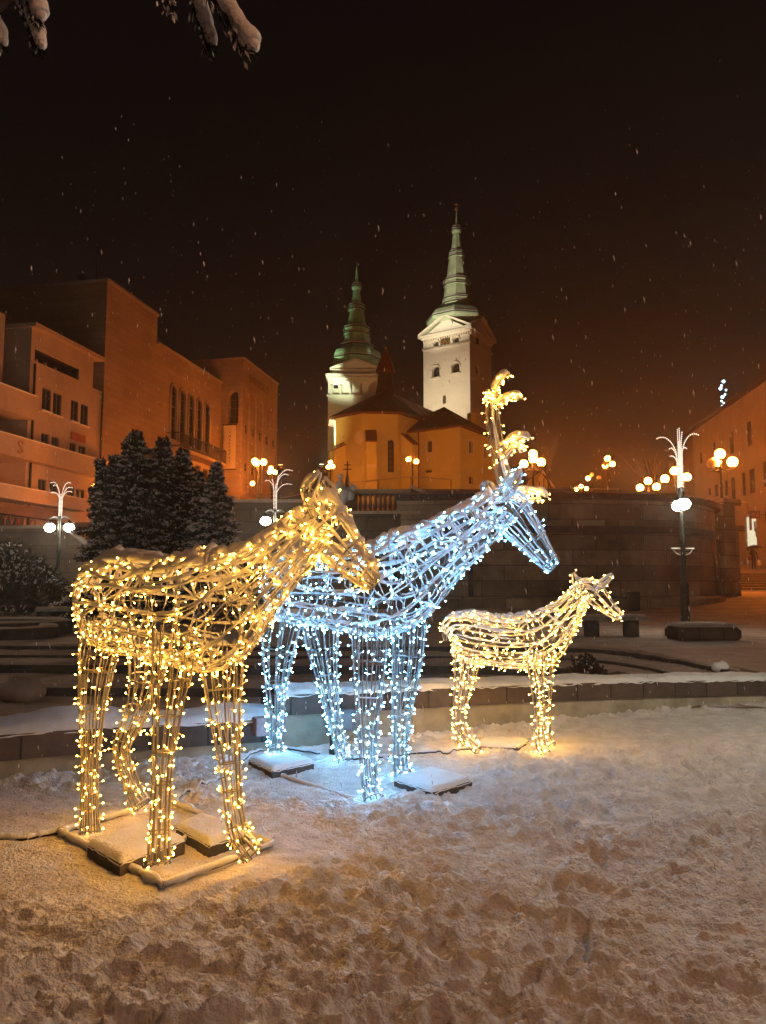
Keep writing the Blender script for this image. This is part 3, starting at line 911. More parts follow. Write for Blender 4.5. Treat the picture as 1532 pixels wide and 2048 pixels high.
def frame(name, corners, label, extra=(), z=.022, k_=1.0):
    pts = [G(px, py, z) for px, py in corners]
    c = sum((Vector(p) for p in pts), Vector()) / len(pts)
    t = thing(name, label, 'base frame', (c.x, c.y, 0), 'steel base frames in the snow')
    m = MB(); s = MB()
    segs = list(zip(pts, pts[1:] + pts[:1])) + [(G(a[0], a[1], z), G(b[0], b[1], z)) for a, b in extra]
    for k, (a, b) in enumerate(segs):
        m.tube([a, b], .014, 4)
        n = max(6, int((b - a).length / .03)); q = np.array([tuple(a.lerp(b, i / n)) for i in range(n + 1)])
        r = .021 * k_ * (.45 + 1.1 * n1(np.arange(n + 1) * .55, 5 + k)); q[:, 0] += .012 * (n1(np.arange(n + 1) * .6, 25 + k) - .5); s.tube(q + np.array([0, 0, .012]), r, 8)
    m.build('rail', ROD, t); s.build('snow_crust', SNOW, t, smooth=True)
frame('base_frame', [(118, 1665), (328, 1772), (545, 1690), (338, 1602)], 'snow-covered rectangular steel frame under the large warm deer', [((250, 1606 + 128), (455, 1640))])
frame('base_frame', [(560, 1552), (735, 1610), (890, 1560), (720, 1500)], 'mostly buried steel frame under the blue-lit deer', z=-.004, k_=.7)
def cable(label, pts, z=.03, r=.009):
    q = catmull([tuple(G(px, py, z)) for px, py in pts], 60)
    q[:, 0] += .02 * (n1(np.arange(60) * .4, int(pts[0][0])) - .5); q[:, 2] = [gz(a, b) + .012 for a, b, _ in q]
    m = MB(); m.tube(q, r, 6); t = m.build('power_cable', BLACKCABLE, smooth=True)
    tag(t, label, 'cable', 'power cables on the snow')
    s = MB(); s.tube(q + np.array([0, 0, .010]), r * 1.5 * (.6 + .6 * n1(np.arange(60) * .5, 3)), 6); s.build('snow_crust', SNOW, t, smooth=True)
cable('snow-dusted cable lying on the snow from the left edge to the large warm deer', [(-20, 1672), (40, 1672), (90, 1664), (160, 1652)], r=.014)
cable('thin black cable curving over the snow between the large warm deer and the blue-lit deer', [(350, 1600), (410, 1570), (455, 1545), (500, 1510), (560, 1500), (640, 1505)])
cable('thin black cable running between the blue-lit deer and the smallest deer', [(690, 1515), (760, 1510), (830, 1503), (900, 1500), (960, 1492)])
sp = thing('ground_spotlight', 'small dark stake light beside the far hind leg of the blue-lit deer', 'spotlight', tuple(G(664, 1512, 0)))
c = G(664, 1512, 0); m = MB(); m.lathe(tuple(c), [(.035, 0), (.03, .03), (.022, .1), (.026, .2), (.02, .21)], 8); m.build('stake', IRON, sp)
m = MB(); m.lathe((c.x, c.y, .21), [(.02, 0), (.026, .03), (.012, .09)], 8); m.build('lens', mat('amber_lens', (.5, .3, .15), .4), sp)
# ================================================================== BUILDINGS
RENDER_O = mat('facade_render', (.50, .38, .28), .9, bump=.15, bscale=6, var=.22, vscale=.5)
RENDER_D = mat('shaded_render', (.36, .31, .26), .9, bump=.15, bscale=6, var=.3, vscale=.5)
TRAV = brick('travertine', (.42, .30, .20), (.35, .25, .165), (.24, .17, .115), 1.9, .42, .012, var=.30, vscale=.35)
CHURCHW = mat('ochre_church_wall', (.66, .62, .22), .9, bump=.2, bscale=4, var=.10, vscale=.7)
WHITEW = mat('white_tower_wall', (.80, .75, .64), .9, bump=.12, bscale=3, var=.08, vscale=.6)
TRIMW = mat('white_trim', (.72, .68, .58), .85)
COPPER = mat('green_copper', (.40, .50, .34), .55, var=.35, vscale=1.2, bump=.3, bscale=3, metal=.0)
COPPER2 = mat('bright_green_copper', (.28, .50, .30), .5, var=.35, vscale=1.2, bump=.3, bscale=3)
COPPERD = mat('dark_copper_seam', (.05, .07, .05), .6)
ROOFD = mat('dark_roof', (.065, .035, .028), .7, var=.35, vscale=1.5, bump=.4, bscale=8)
ROOFR = mat('red_roof', (.22, .055, .03), .6, var=.3, vscale=3)
GLASS = mat('dark_glass', (.02, .022, .025), .15, spec=.6)
FRAME = mat('window_frame', (.12, .10, .085), .6)
GOLD = mat('gilt', (.8, .5, .12), .3, metal=.9)
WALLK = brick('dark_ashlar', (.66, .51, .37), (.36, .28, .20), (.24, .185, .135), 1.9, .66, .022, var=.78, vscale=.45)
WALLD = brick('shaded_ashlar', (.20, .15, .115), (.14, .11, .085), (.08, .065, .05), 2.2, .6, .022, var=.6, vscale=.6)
SIGNR = mat('sign_plate', (.30, .07, .03), .6)
DARKREC = mat('recess', (.05, .035, .03), .9)

def rect(s0, s1, z0, z1): return [(s0, z0), (s1, z0), (s1, z1), (s0, z1)]
def arch(s0, s1, z0, z1, n=10):
    r = (s1 - s0) / 2; c = (s0 + s1) / 2; zc = z1 - r
    return [(s0, z0), (s1, z0)] + [(c + r * math.cos(math.pi * k / n), zc + r * math.sin(math.pi * k / n)) for k in range(n + 1)]
class Facade:
    """vertical wall from o along unit d; outward normal to the right of d"""
    def __init__(s, o, d):
        l = math.hypot(*d); s.o = o; s.d = (d[0] / l, d[1] / l); s.nrm = (s.d[1], -s.d[0])
    def w(s, a, z, out=0.0):
        return (s.o[0] + s.d[0] * a + s.nrm[0] * out, s.o[1] + s.d[1] * a + s.nrm[1] * out, z)
    def px(s, px, py): return on_plane(px, py, s.o, s.d)
    def rpx(s, xl, xr, yt, yb, fn=rect):
        ym = (yt + yb) / 2; s0 = s.px(xl, ym)[0]; s1 = s.px(xr, ym)[0]
        c = (xl + xr) / 2; zt = s.px(c, yt)[1]; zb = s.px(c, yb)[1]
        return fn(min(s0, s1), max(s0, s1), zb, zt)
    def wall(s, mb, outline, holes, mi=0, reveal=.22, out=0.0):
        pts = [Vector(p) for p in outline]; faces = [list(range(len(pts)))]; edges = []
        for h in holes:
            b = len(pts); pts += [Vector(p) for p in h]; faces.append(list(range(b, b + len(h))))
        r = delaunay_2d_cdt(pts, edges, faces, 1, 1e-5)
        V = [s.w(v[0], v[1], out) for v in r[0]]
        F = [f for f, of in zip(r[2], r[5]) if list(of) == [0]]
        mb.add(V, [list(f) for f in F], mi)
        for h in holes:
            n = len(h); V = [s.w(a, z, out) for a, z in h] + [s.w(a, z, out - reveal) for a, z in h]
            mb.add(V, [[i, (i + 1) % n, n + (i + 1) % n, n + i] for i in range(n)], mi)
    def poly(s, mb, pts, out, mi=0, thick=0.0):
        V = [s.w(a, z, out) for a, z in pts]; n = len(pts)
        if thick:
            V += [s.w(a, z, out - thick) for a, z in pts]
            mb.add(V, [list(range(n)), [n + i for i in range(n)][::-1]] + [[i, n + i, n + (i + 1) % n, (i + 1) % n] for i in range(n)], mi)
        else: mb.add(V, [list(range(n))], mi)
    def slab(s, mb, s0, s1, z0, z1, out0, out1, mi=0):
        V = [s.w(a, z, o) for o in (out0, out1) for a, z in ((s0, z0), (s1, z0), (s1, z1), (s0, z1))]
        mb.add(V, [[0, 1, 2, 3][::-1], [4, 5, 6, 7], [0, 1, 5, 4], [1, 2, 6, 5], [2, 3, 7, 6], [3, 0, 4, 7]], mi)
    def window(s, parent, h, reveal=.22, bars=(1, 1), glass=None, out=0.0, fw=.07):
        a0 = min(p[0] for p in h); a1 = max(p[0] for p in h); z0 = min(p[1] for p in h); z1 = max(p[1] for p in h)
        m = MB(); o1 = out - reveal + .07; o0 = out - reveal + .004
        s.slab(m, a0, a0 + fw, z0, z1 - (0 if len(h) == 4 else (a1 - a0) / 2), o0, o1); s.slab(m, a1 - fw, a1, z0, z1 - (0 if len(h) == 4 else (a1 - a0) / 2), o0, o1)
        s.slab(m, a0 + fw, a1 - fw, z0, z0 + fw, o0, o1)
        if len(h) == 4: s.slab(m, a0 + fw, a1 - fw, z1 - fw, z1, o0, o1)
        for k in range(bars[0]):
            c = a0 + (a1 - a0) * (k + 1) / (bars[0] + 1); s.slab(m, c - fw * .4, c + fw * .4, z0 + fw, z1 - fw * 1.2, o0, o1 - .01)
        for k in range(bars[1]):
            c = z0 + (z1 - z0) * (k + 1) / (bars[1] + 1); s.slab(m, a0 + fw, a1 - fw, c - fw * .35, c + fw * .35, o0, o1 - .02)
        fr = m.build('window', FRAME, parent)
        g_ = MB(); s.poly(g_, h, out - reveal); g_.build('pane', glass or GLASS, fr)
        return fr
def block(mb, f, s0, s1, z0, z1, depth, mi=0, front=False):
    """remaining five faces of a block behind facade f"""
    V = [f.w(a, z, o) for o in (0, -depth) for a, z in ((s0, z0), (s1, z0), (s1, z1), (s0, z1))]
    F = [[7, 6, 5, 4], [1, 5, 6, 2], [2, 6, 7, 3], [0, 3, 7, 4]]
    if front: F.append([0, 1, 2, 3])
    mb.add(V, F, mi)
def lettering(f, parent, txt, a, z, size, out, m, name='lettering', vertical=False, sp=1.0, flip=False):
    cu = bpy.data.curves.new(name, 'FONT'); cu.body = '\n'.join(txt) if vertical else txt; cu.size = size; cu.extrude = .02; cu.space_character = sp
    cu.align_x = 'CENTER' if vertical else 'LEFT'; cu.space_line = 1.0 if not vertical else sp
    cu.materials.append(m)
    o = bpy.data.objects.new(name, cu); COL.objects.link(o)
    w = Vector(f.w(a, z, out)) - origin_of(parent)
    dx = Vector((f.d[0], f.d[1], 0)); n = Vector((f.nrm[0], f.nrm[1], 0)); up = Vector((0, 0, 1))
    o.matrix_basis = Matrix.Translation(w) @ Matrix((dx, up, n)).transposed().to_4x4()
    me = bpy.data.meshes.new_from_object(o); me.materials.clear(); me.materials.append(m)
    o2 = bpy.data.objects.new(name, me); COL.objects.link(o2); o2.matrix_basis = o.matrix_basis; o2.parent = parent
    bpy.data.objects.remove(o)
    return o2

# ---------- left row: white office, theatre wing, theatre block
D = (.204, .979)
c0 = P(215, 562, 45)
FL = Facade((c0.x, c0.y), D)
# office with loggias
off = thing('office_building', 'pale four-storey building with balcony bands at the left edge, lit orange from the street', 'building', FL.w(-5, 2.5)[:2] + (2.5,))
m_ = MB()
zt1 = FL.px(62, 653)[1]
sA = FL.px(62, 700)[0]; sB = FL.px(186, 760)[0]; sC = FL.px(203, 850)[0]; sL = -16.0
zled = FL.px(200, 782)[1]
holes = [FL.rpx(*q) for q in ((84, 102, 777, 822), (106, 123, 787, 831), (141.5, 156.5, 801, 843), (161, 176, 809, 851),
                              (82, 97.5, 867, 895), (103, 118, 874, 902), (139, 152, 886, 911), (157, 171, 892, 918),
                              (75.5, 92, 958, 990), (98.5, 114, 963, 997), (133, 148, 972, 1008), (151, 168, 978, 1018))]
log_ = FL.rpx(68.5, 159, 717, 741)
FL.wall(m_, [(sA, 2.5), (sC, 2.5), (sC, zled), (sB, zled), (sB, zt1), (sA, zt1)], holes + [log_], reveal=.10)
block(m_, FL, sA, sC, 2.5, zled, 9)
block(m_, FL, sA, sB, zled + .01, zt1, 9)
FL.slab(m_, sA - .1, sC - .3, zt1, zt1 + .22, -9.1, .30)
m_.build('wall', RENDER_O, off)
for h in holes:
    fr_ = FL.window(off, h, .10, (1, 0), fw=.05)
    sl = MB(); FL.slab(sl, h[0][0] - .06, h[1][0] + .06, h[0][1] - .09, h[0][1] - .003, .003, .12); sl.build('sill', TRIMW, fr_)
dpm = MB()
for s__ in (sC - .15, sA + .25): dpm.tube([FL.w(s__, zled - .1, .10), FL.w(s__, 4, .10)], .06, 6)
dpm.build('downpipe', IRON, off)
lg = MB(); FL.poly(lg, log_, -2.2)
a0, a1 = min(p[0] for p in log_), max(p[0] for p in log_); z0, z1 = min(p[1] for p in log_), max(p[1] for p in log_)
FL.slab(lg, a0 - .02, a1 + .02, z0 - .1, z0 - .004, -2.2, -.31); FL.slab(lg, a0 - .02, a1 + .02, z1 + .004, z1 + .1, -2.2, -.31)
lg.build('loggia', DARKREC, off)
lg = MB()
for u in (.15, .42, .62, .85): FL.slab(lg, a0 + (a1 - a0) * u, a0 + (a1 - a0) * u + .12, z0, z1, -1.2, -1.1)
lg.build('loggia_post', TRIMW, off)
# recessed balcony stack on the left
rc = MB(); FR = Facade(FL.w(0, 0, -2.6)[:2], D)
FR.slab(rc, sL, sA - .004, 2.5, zt1 - .3, -6, 0); sbal = FL.px(17, 720)[0]
FL.slab(rc, sL, sbal, FL.px(10, 780)[1], zt1 + .1, -2.55, -.3)
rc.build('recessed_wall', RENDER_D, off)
def band(xl, yt0, yb0, s1, name='balcony_parapet', proud=.55, back=-2.55):
    b = MB(); zt = FL.px(xl, yt0)[1]; zb = FL.px(xl, yb0)[1]
    FL.slab(b, sL, s1, zb, zt, .004 if s1 > sA else back, proud)
    if s1 > sA: FL.slab(b, sL, sA - .01, zb, zt, back, -.0)
    b.build(name, RENDER_O, off); r_ = MB(); FL.slab(r_, sL, s1 + .02, zt, zt + .05, .0 if s1 > sA else -.1, proud + .06); r_.build('coping', TRIMW, off)
band(2, 773, 822, FL.px(62, 800)[0], proud=.35)
band(2, 871, 912, sC - .1)
band(2, 975, 1001, FL.px(145, 1015)[0] , proud=.9)
bw = MB(); FR.slab(bw, FR.px(20, 795)[0], FR.px(38, 795)[0], FR.px(30, 806)[1], FR.px(30, 782)[1] + .5, .0, .02); bw.build('door', GLASS, off)
# shopfront sign strip and letters under the lowest band
st = MB(); zs0 = FL.px(40, 1034)[1]; zs1 = FL.px(40, 1012)[1]; FL.slab(st, sL, FL.px(105, 1022)[0], zs0, zs1, .0, .5); st.build('fascia', mat('fascia_brown', (.16, .085, .05), .7, var=.3, vscale=2), off)
sy = FL.px(4, 1044); lettering(FL, off, 'YV&ПO', FL.px(2, 1040)[0], FL.px(30, 1052)[1], .62, .06, SIGNR, sp=1.35)
sg = MB(); h = FL.rpx(141, 169.5, 872, 883); FL.slab(sg, h[0][0], h[1][0], h[0][1], h[2][1] + .12, .004, .06); sg.build('sign', SIGNR, off)
lettering(FL, off, 'S', FL.px(14, 908)[0], FL.px(20, 908)[1], .95, .57, mat('faded_letter', (.36, .17, .10), .8), name='emblem')

# theatre wing (stone), with the high stage block at its near end
wing = thing('theatre_wing', 'tall bare stone-clad block with a wing of five slender arched windows, on the left', 'building', FL.w(8, 3)[:2] + (3,))
m_ = MB(); zW = FL.px(216, 563)[1]; zM = (FL.px(318, 692)[1] + FL.px(448, 769)[1]) / 2
sH = FL.px(315, 640)[0]; sE = FL.px(450, 800)[0]
ar = [FL.rpx(*q, arch) for q in ((339, 352.5, 768, 878), (357, 369.5, 777, 886), (375, 386.5, 787, 892), (391.7, 402.7, 796.5, 899.5), (407.4, 418.3, 804, 905))]
dr_ = [FL.rpx(390, 401, 930, 975), FL.rpx(405, 416, 938, 978)]
FL.wall(m_, [(0, 3), (sE, 3), (sE, zM), (sH, zM), (sH, zW), (0, zW)], ar + dr_, reveal=.14)
block(m_, FL, 0, sH, 3, zW, 16); block(m_, FL, sH + .005, sE, 3, zM, 16)
m_.build('wall', TRAV, wing, autouv=True)
for h in ar: FL.window(wing, h, .14, (1, 4), fw=.05)
for h in dr_: FL.window(wing, h, .14, (0, 1))
tr = MB()
for h in ar:
    hh = [(a + (-.12 if a < (h[0][0] + h[1][0]) / 2 else .12), z) for a, z in h]; pts = [FL.w(a, z, .05) for a, z in h[1:] + h[:1]]; tr.tube(pts, .07, 6)
tr.build('arch_trim', RENDER_D, wing, smooth=True)
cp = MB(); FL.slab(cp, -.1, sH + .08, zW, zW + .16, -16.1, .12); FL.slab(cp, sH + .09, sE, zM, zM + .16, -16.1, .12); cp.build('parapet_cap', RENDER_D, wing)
bl = MB(); b0 = FL.px(333, 905)[0]; b1 = FL.px(427, 935)[0]; zb = (FL.px(333, 898)[1] + FL.px(427, 925)[1]) / 2
FL.slab(bl, b0, b1, zb - .25, zb, .004, 1.1); bl.build('balcony', TRAV, wing, autouv=True)
rl = MB(); zr2 = zb + 1.0
pth = [FL.w(b0, 0, .06), FL.w(b0, 0, 1.05), FL.w(b1, 0, 1.05), FL.w(b1, 0, .06)]
for z_ in (zr2, zb + .1): rl.tube([(p[0], p[1], z_) for p in pth], .035, 4)
nb = 60
for k in range(nb + 1):
    q = FL.w(b0 + (b1 - b0) * k / nb, 0, 1.05); rl.tube([(q[0], q[1], zb), (q[0], q[1], zr2)], .02, 4)
rl.build('balcony_railing', IRON, wing)
ant = thing('antenna_mast', 'thin aerial mast on the corner of the bare stone block', 'antenna', FL.w(.4, zW + .16, -1.0))
am = MB(); q = FL.w(.4, zW + .17, -1.0); am.tube([q, (q[0], q[1], zW + 1.7)], .04, 5); am.build('mast', IRON, ant); am = MB(); am.sphere((q[0] - .9, q[1], zW + .5), .28, 8, 6); am.tube([(q[0] - .9, q[1], zW + .16), q], .03, 4); am.build('dish', IRON, ant)
rv = thing('roof_vent', 'dark ventilation box on the roof edge of the bare stone block', 'vent', FL.w(4.6, zW + .16, -1.4))
vm = MB(); q = FL.w(4.6, zW + .46, -1.4); vm.box(q, (.9, 1.3, .6), .2, bev=.06); vm.box((q[0], q[1], q[2] + .36), (1.1, 1.5, .08), .2); vm.build('housing', CONCD, rv)

# theatre front block
cT = P(487, 718, 61.2)
FT = Facade((cT.x, cT.y), D); FS = Facade(FT.w(0, 0, -3.5)[:2], FT.nrm)   # side face turned to the camera
th_ = thing('theatre_building', 'stone theatre block with blind arches and raised lettering, farthest of the left row', 'building', (cT.x, cT.y, 4))
zT = cT.z; sT = FT.px(555, 780)[0]; m_ = MB()
bays = [FT.rpx(a, b, t, 985, arch) for a, b, t in ((489.6, 498.6, 785), (503.5, 512.6, 794), (517.2, 526.2, 802), (531, 539.8, 811), (544, 552.4, 820))]
FT.wall(m_, [(0, 4), (sT, 4), (sT, zT), (0, zT)], bays, reveal=.14)
w1 = [FT.rpx(c - 2.6, c + 2.6, y - 8.5, y + 8.5) for c, y in ((493, 857), (507, 864), (520.5, 872), (534, 880), (547.5, 888))]
w2 = [FT.rpx(c - 2.6, c + 2.6, y - 8, y + 8) for c, y in ((492, 934), (505.5, 941), (519, 948), (533, 955))]
for k, b in enumerate(bays):
    cb_ = (b[0][0] + b[1][0]) / 2; hs = []
    for h in (w1[k:k + 1] + w2[k:k + 1]):
        hw_ = .32; hs.append(rect(cb_ - hw_, cb_ + hw_, h[0][1], h[2][1]))
    FT.wall(m_, b, hs, reveal=.07, out=-.14)
    for h in hs: FT.window(th_, h, .07, (0, 1), out=-.14, fw=.04)
zn = lambda y: FS.px(465, y)[1]
nch = FS.rpx(454, 477, 783, 846, arch)
FS.wall(m_, [(0, 4), (3.5, 4), (3.5, zT), (0, zT)], [], reveal=.5) if False else None
nch = arch(3.5 - 1.32, 3.5 - .35, zn(847), zn(781))
FS.wall(m_, [(-9, 4), (3.5, 4), (3.5, zT), (-9, zT)], [nch], reveal=.6)
V = [FT.w(0, 4), FT.w(sT, 4), FT.w(sT, 4, -12.5), FT.w(0, 4, -12.5)]; V += [(a, b, zT) for a, b, _ in V]
m_.add(V, [[1, 2, 6, 5], [2, 3, 7, 6], [4, 5, 6, 7]])
m_.build('wall', TRAV, th_, autouv=True)
FS.window(th_, nch, .6, (1, 3))
cp = MB(); FT.slab(cp, -.1, sT + .1, zT, zT + .15, -12.6, .1); cp.build('parapet_cap', RENDER_D, th_)
lettering(FT, th_, 'DIVADLO', FT.px(499, 765)[0], (FT.px(499, 765)[1] + FT.px(542, 794)[1]) / 2, .95, .03, mat('bronze_letter', (.16, .09, .05), .6), sp=1.12)
bn = thing('banner', 'long pale vertical banner with small dark letters hanging below the niche of the theatre block', 'banner', FS.w(2.6, zn(938), .2))
bm = MB(); FS.slab(bm, 3.5 - 1.55, 3.5 - .48, zn(938), zn(850), .10, .125); bm.build('cloth', mat('banner_cloth', (.62, .52, .40), .8), bn)
bm = MB()
for zz in (zn(938) - .04, zn(850)): bm.tube([FS.w(3.5 - 1.65, zz, .112), FS.w(3.5 - .40, zz, .112)], .045, 5)
bm.build('rod', IRON, bn)
lettering(FS, bn, '*MAKTOPAV', 3.5 - 1.0, zn(868), .26, .127, mat('banner_ink', (.05, .03, .03), .8), vertical=True, sp=1.12)

# ---------- right-hand building
D2 = (.112, .994)
c2 = P(1385, 864, 80.5)
FRt = Facade((c2.x, c2.y), (-D2[0], -D2[1]))
rb = thing('townhouse_row', 'long plain orange-lit building with tall narrow windows along the street on the right', 'building', (c2.x, c2.y, 3))
zR = (FRt.px(1386, 864)[1] + FRt.px(1530, 762)[1]) / 2; sRE = FRt.px(1575, 900)[0]
wins = [FRt.rpx(*q) for q in ((1493, 1503, 842, 893), (1458, 1467, 864, 908), (1399, 1405, 903, 928), (1425, 1431, 884, 903),
        (1525, 1537, 921, 974), (1498, 1510, 937, 987), (1484, 1491, 944, 992), (1462, 1470.5, 953, 1001), (1449, 1455.5, 960, 992), (1429, 1436.5, 968, 993), (1417, 1422, 975, 991))]
shop = FRt.rpx(1491, 1513, 1030, 1101); shop2 = FRt.rpx(1529, 1548, 1020, 1046)
m_ = MB(); FRt.wall(m_, [(0, 2), (sRE, 2), (sRE, zR), (0, zR)], wins + [shop, shop2], reveal=.12)
block(m_, FRt, 0, sRE, 2, zR, 12); m_.build('wall', RENDER_O, rb)
for h in wins: FRt.window(rb, h, .12, (0, 1), fw=.05)
FRt.window(rb, shop2, .12, (0, 0))
LIT = emis('lit_shop_glass', (1.0, .93, .62), .85)
FRt.window(rb, shop, .12, (0, 0), glass=LIT)
sd = MB(); a0 = shop[0][0]; a1 = shop[1][0]
for u0, u1, v0, v1 in ((.30, .5, .58, .98), (.72, .85, .52, .8), (.82, .96, .36, .6), (.05, .95, 0.02, .09)):
    FRt.slab(sd, a0 + (a1 - a0) * u0, a0 + (a1 - a0) * u1, shop[0][1] + (shop[2][1] - shop[0][1]) * v0, shop[0][1] + (shop[2][1] - shop[0][1]) * v1, -.115, -.08)
sd.build('window_display', mat('display', (.25, .20, .14), .7), rb)
rf = MB(); FRt.slab(rf, -.2, sRE + .2, zR, zR + .3, -12.2, .35); rf.build('eaves', ROOFD, rb)
ss = thing('shop_sign', 'dark box sign projecting over the lit shop window on the right', 'sign', P(1513, 1037, 60))
FSg = Facade(P(1501.5, 1030, 60.5)[:2], (1, .12)); sm = MB(); zs0 = FSg.px(1510, 1037)[1]; zs1 = FSg.px(1510, 1021.5)[1]
FSg.slab(sm, 0, .80, zs0, zs1, -.12, .0); sm.build('box', mat('sign_box', (.10, .045, .03), .6), ss)
lettering(FSg, ss, 'Pub', .10, zs0 + .16, .42, .02, mat('sign_letter', (.30, .14, .08), .6))
sm = MB(); FSg.slab(sm, .81, 1.5, (zs0 + zs1) / 2 - .02, (zs0 + zs1) / 2 + .02, -.08, -.04); sm.build('bracket', IRON, ss)
# building further down the same street
c3 = P(1336, 900, 104)
FRf = Facade((c3.x, c3.y), (-D2[0], -D2[1]))
r2 = thing('far_townhouse', 'lower dim building behind the palm-shaped light, beyond the orange-lit one on the right', 'building', (c3.x, c3.y, 3))
zF = FRf.px(1350, 893)[1]; m_ = MB()
wf = [FRf.rpx(*q) for q in ((1345, 1351, 925, 940), (1362, 1369, 915, 935), (1345, 1351, 955, 972), (1362, 1369, 953, 974))]
FRf.wall(m_, [(0, 2), (22, 2), (22, zF), (0, zF)], wf); block(m_, FRf, 0, 22, 2, zF, 12); m_.build('wall', mat('reddish_render', (.36, .20, .13), .9, var=.35, vscale=.6), r2)
for h in wf: FRf.window(r2, h, bars=(0, 1))
rf = MB(); FRf.slab(rf, -.3, 22.3, zF, zF + .3, -12.2, .4); rf.build('eaves', ROOFD, r2)

# ================================================================== CHURCH
U = Vector((-math.cos(math.radians(33.5)), math.sin(math.radians(33.5)), 0)); Vv = Vector((-U.y * -1, -U.x, 0))
Vv = Vector((math.sin(math.radians(33.5)), math.cos(math.radians(33.5)), 0))
def zat(px, py, Y): return P(px, py, Y).z
def octa_stack(mb, c, prof, n=8, rot=math.pi / 8, mi=0):
    mb.lathe(c, prof, n, rot, mi)
def spire(parent, cx, cyy, Y, prof_px, rot, mm, k=1.0, n=8):
    """prof_px: (px half width, py) pairs, bottom to top; widths measured across the flats"""
    m = MB(); sc_ = Y / FPX
    pr = []
    for hw, py in prof_px:
        pr.append((hw * sc_ / math.cos(PITCH) * 1.04, zat(cx, py, Y)))
    c = P(cx, 900, Y)
    m.lathe((c.x, cyy, 0), pr, n, rot); return m, c, pr

def quad_tower(name, label, corner, du, dv, W, Dp, z0, z1, wallm, openings_f, openings_s):
    t = thing(name, label, 'church tower', (corner[0], corner[1], z0))
    f = Facade((corner[0] + du.x * W, corner[1] + du.y * W), (-du.x, -du.y))
    s_ = Facade((corner[0], corner[1]), (dv.x, dv.y))
    return t, f, s_

# right (white) tower
TC = P(939.4, 700, 100)
W1 = 7.15; D1 = 6.7
tw = thing('church_tower', 'taller white floodlit church tower with a clock, right of the church', 'church tower', (TC.x, TC.y, 8), 'church towers with green stepped spires')
F1 = Facade((TC.x + U.x * W1, TC.y + U.y * W1), (-U.x, -U.y)); S1 = Facade((TC.x, TC.y), (Vv.x, Vv.y))
zc = zat(939.4, 655, 100)
m_ = MB()
of = [F1.rpx(*q, arch) for q in ((866.5, 877.5, 682, 695.5), (906, 918, 673.5, 689), (864, 879, 732.5, 755), (903, 919, 725, 746), (885.5, 892, 790, 807))]
os_ = [S1.rpx(952, 962, 673, 694), S1.rpx(951.5, 960, 730, 748, arch)]
F1.wall(m_, [(0, 8), (W1, 8), (W1, zc), (0, zc)], of, reveal=.5)
S1.wall(m_, [(0, 8), (D1, 8), (D1, zc), (0, zc)], os_, reveal=.4)
q = [F1.w(0, 8), F1.w(0, 8, -D1), S1.w(D1, 8)]; V = [q[0], q[1], q[2]] + [(a, b, zc) for a, b, _ in q]
m_.add(V, [[0, 3, 4, 1], [1, 4, 5, 2]]); m_.build('wall', WHITEW, tw)
for h in of: F1.window(tw, h, .5, (1, 1))
for h in os_: S1.window(tw, h, .4, (0, 1))
hd = MB()
for h in of[2:4] + of[:2]:
    F1.slab(hd, h[0][0] - .15, h[1][0] + .15, h[0][1] - .16, h[0][1] - .004, .003, .28)
    r = (h[1][0] - h[0][0]) / 2 + .14; cx_ = (h[0][0] + h[1][0]) / 2; zz = max(p[1] for p in h) - r + .14
    hd.tube([F1.w(cx_ + r * math.cos(a), zz + r * math.sin(a), .10) for a in np.linspace(0, math.pi, 11)], .10, 6)
hd.build('window_hood', TRIMW, tw)
tr = MB()
def belt(f1, w, f2, d, z0, z1, o):
    f1.slab(tr, -o, w + o, z0, z1, .003, o); f2.slab(tr, o + .002, d + o, z0, z1, .003, o)
zb = zat(939.4, 684, 100); belt(F1, W1, S1, D1, zb, zb + .25, .16)
belt(F1, W1, S1, D1, zc - 2.0, zc - 1.75, .16)
belt(F1, W1, S1, D1, zc - .55, zc - .3, .25); belt(F1, W1, S1, D1, zc - .295, zc, .55)
for k in range(20):
    a = W1 * (k + .5) / 20; F1.slab(tr, a - .09, a + .09, zc - .85, zc - .56, .003, .22)
    a = D1 * (k + .5) / 20; S1.slab(tr, a - .09, a + .09, zc - .85, zc - .56, .003, .22)
zg_ = zat(888, 628, 100) + .35
gab = [(-.55, zc + .003), (W1 + .55, zc + .003), (W1 / 2, zg_)]; gs = [(-.55, zc + .003), (D1 + .55, zc + .003), (D1 / 2, zg_)]
F1.poly(tr, [(0.1, zc + .003), (W1 - .1, zc + .003), (W1 / 2, zg_ - .25)], .0, thick=.4)
S1.poly(tr, [(0.1, zc + .003), (D1 - .1, zc + .003), (D1 / 2, zg_ - .25)], .0, thick=.4)
for f, w in ((F1, W1), (S1, D1)):
    for s0, s1 in (((-.55, zc), (w / 2, zg_)), ((w / 2, zg_), (w + .55, zc))):
        V = [f.w(s0[0], s0[1], o) for o in (-.4, .55)] + [f.w(s1[0], s1[1], o) for o in (.55, -.4)]
        V2 = [(a, b, c + .28) for a, b, c in V]; tr.add(V + V2, [[0, 1, 2, 3], [7, 6, 5, 4], [0, 4, 5, 1], [1, 5, 6, 2], [2, 6, 7, 3], [3, 7, 4, 0]])
tr.build('cornice', TRIMW, tw)
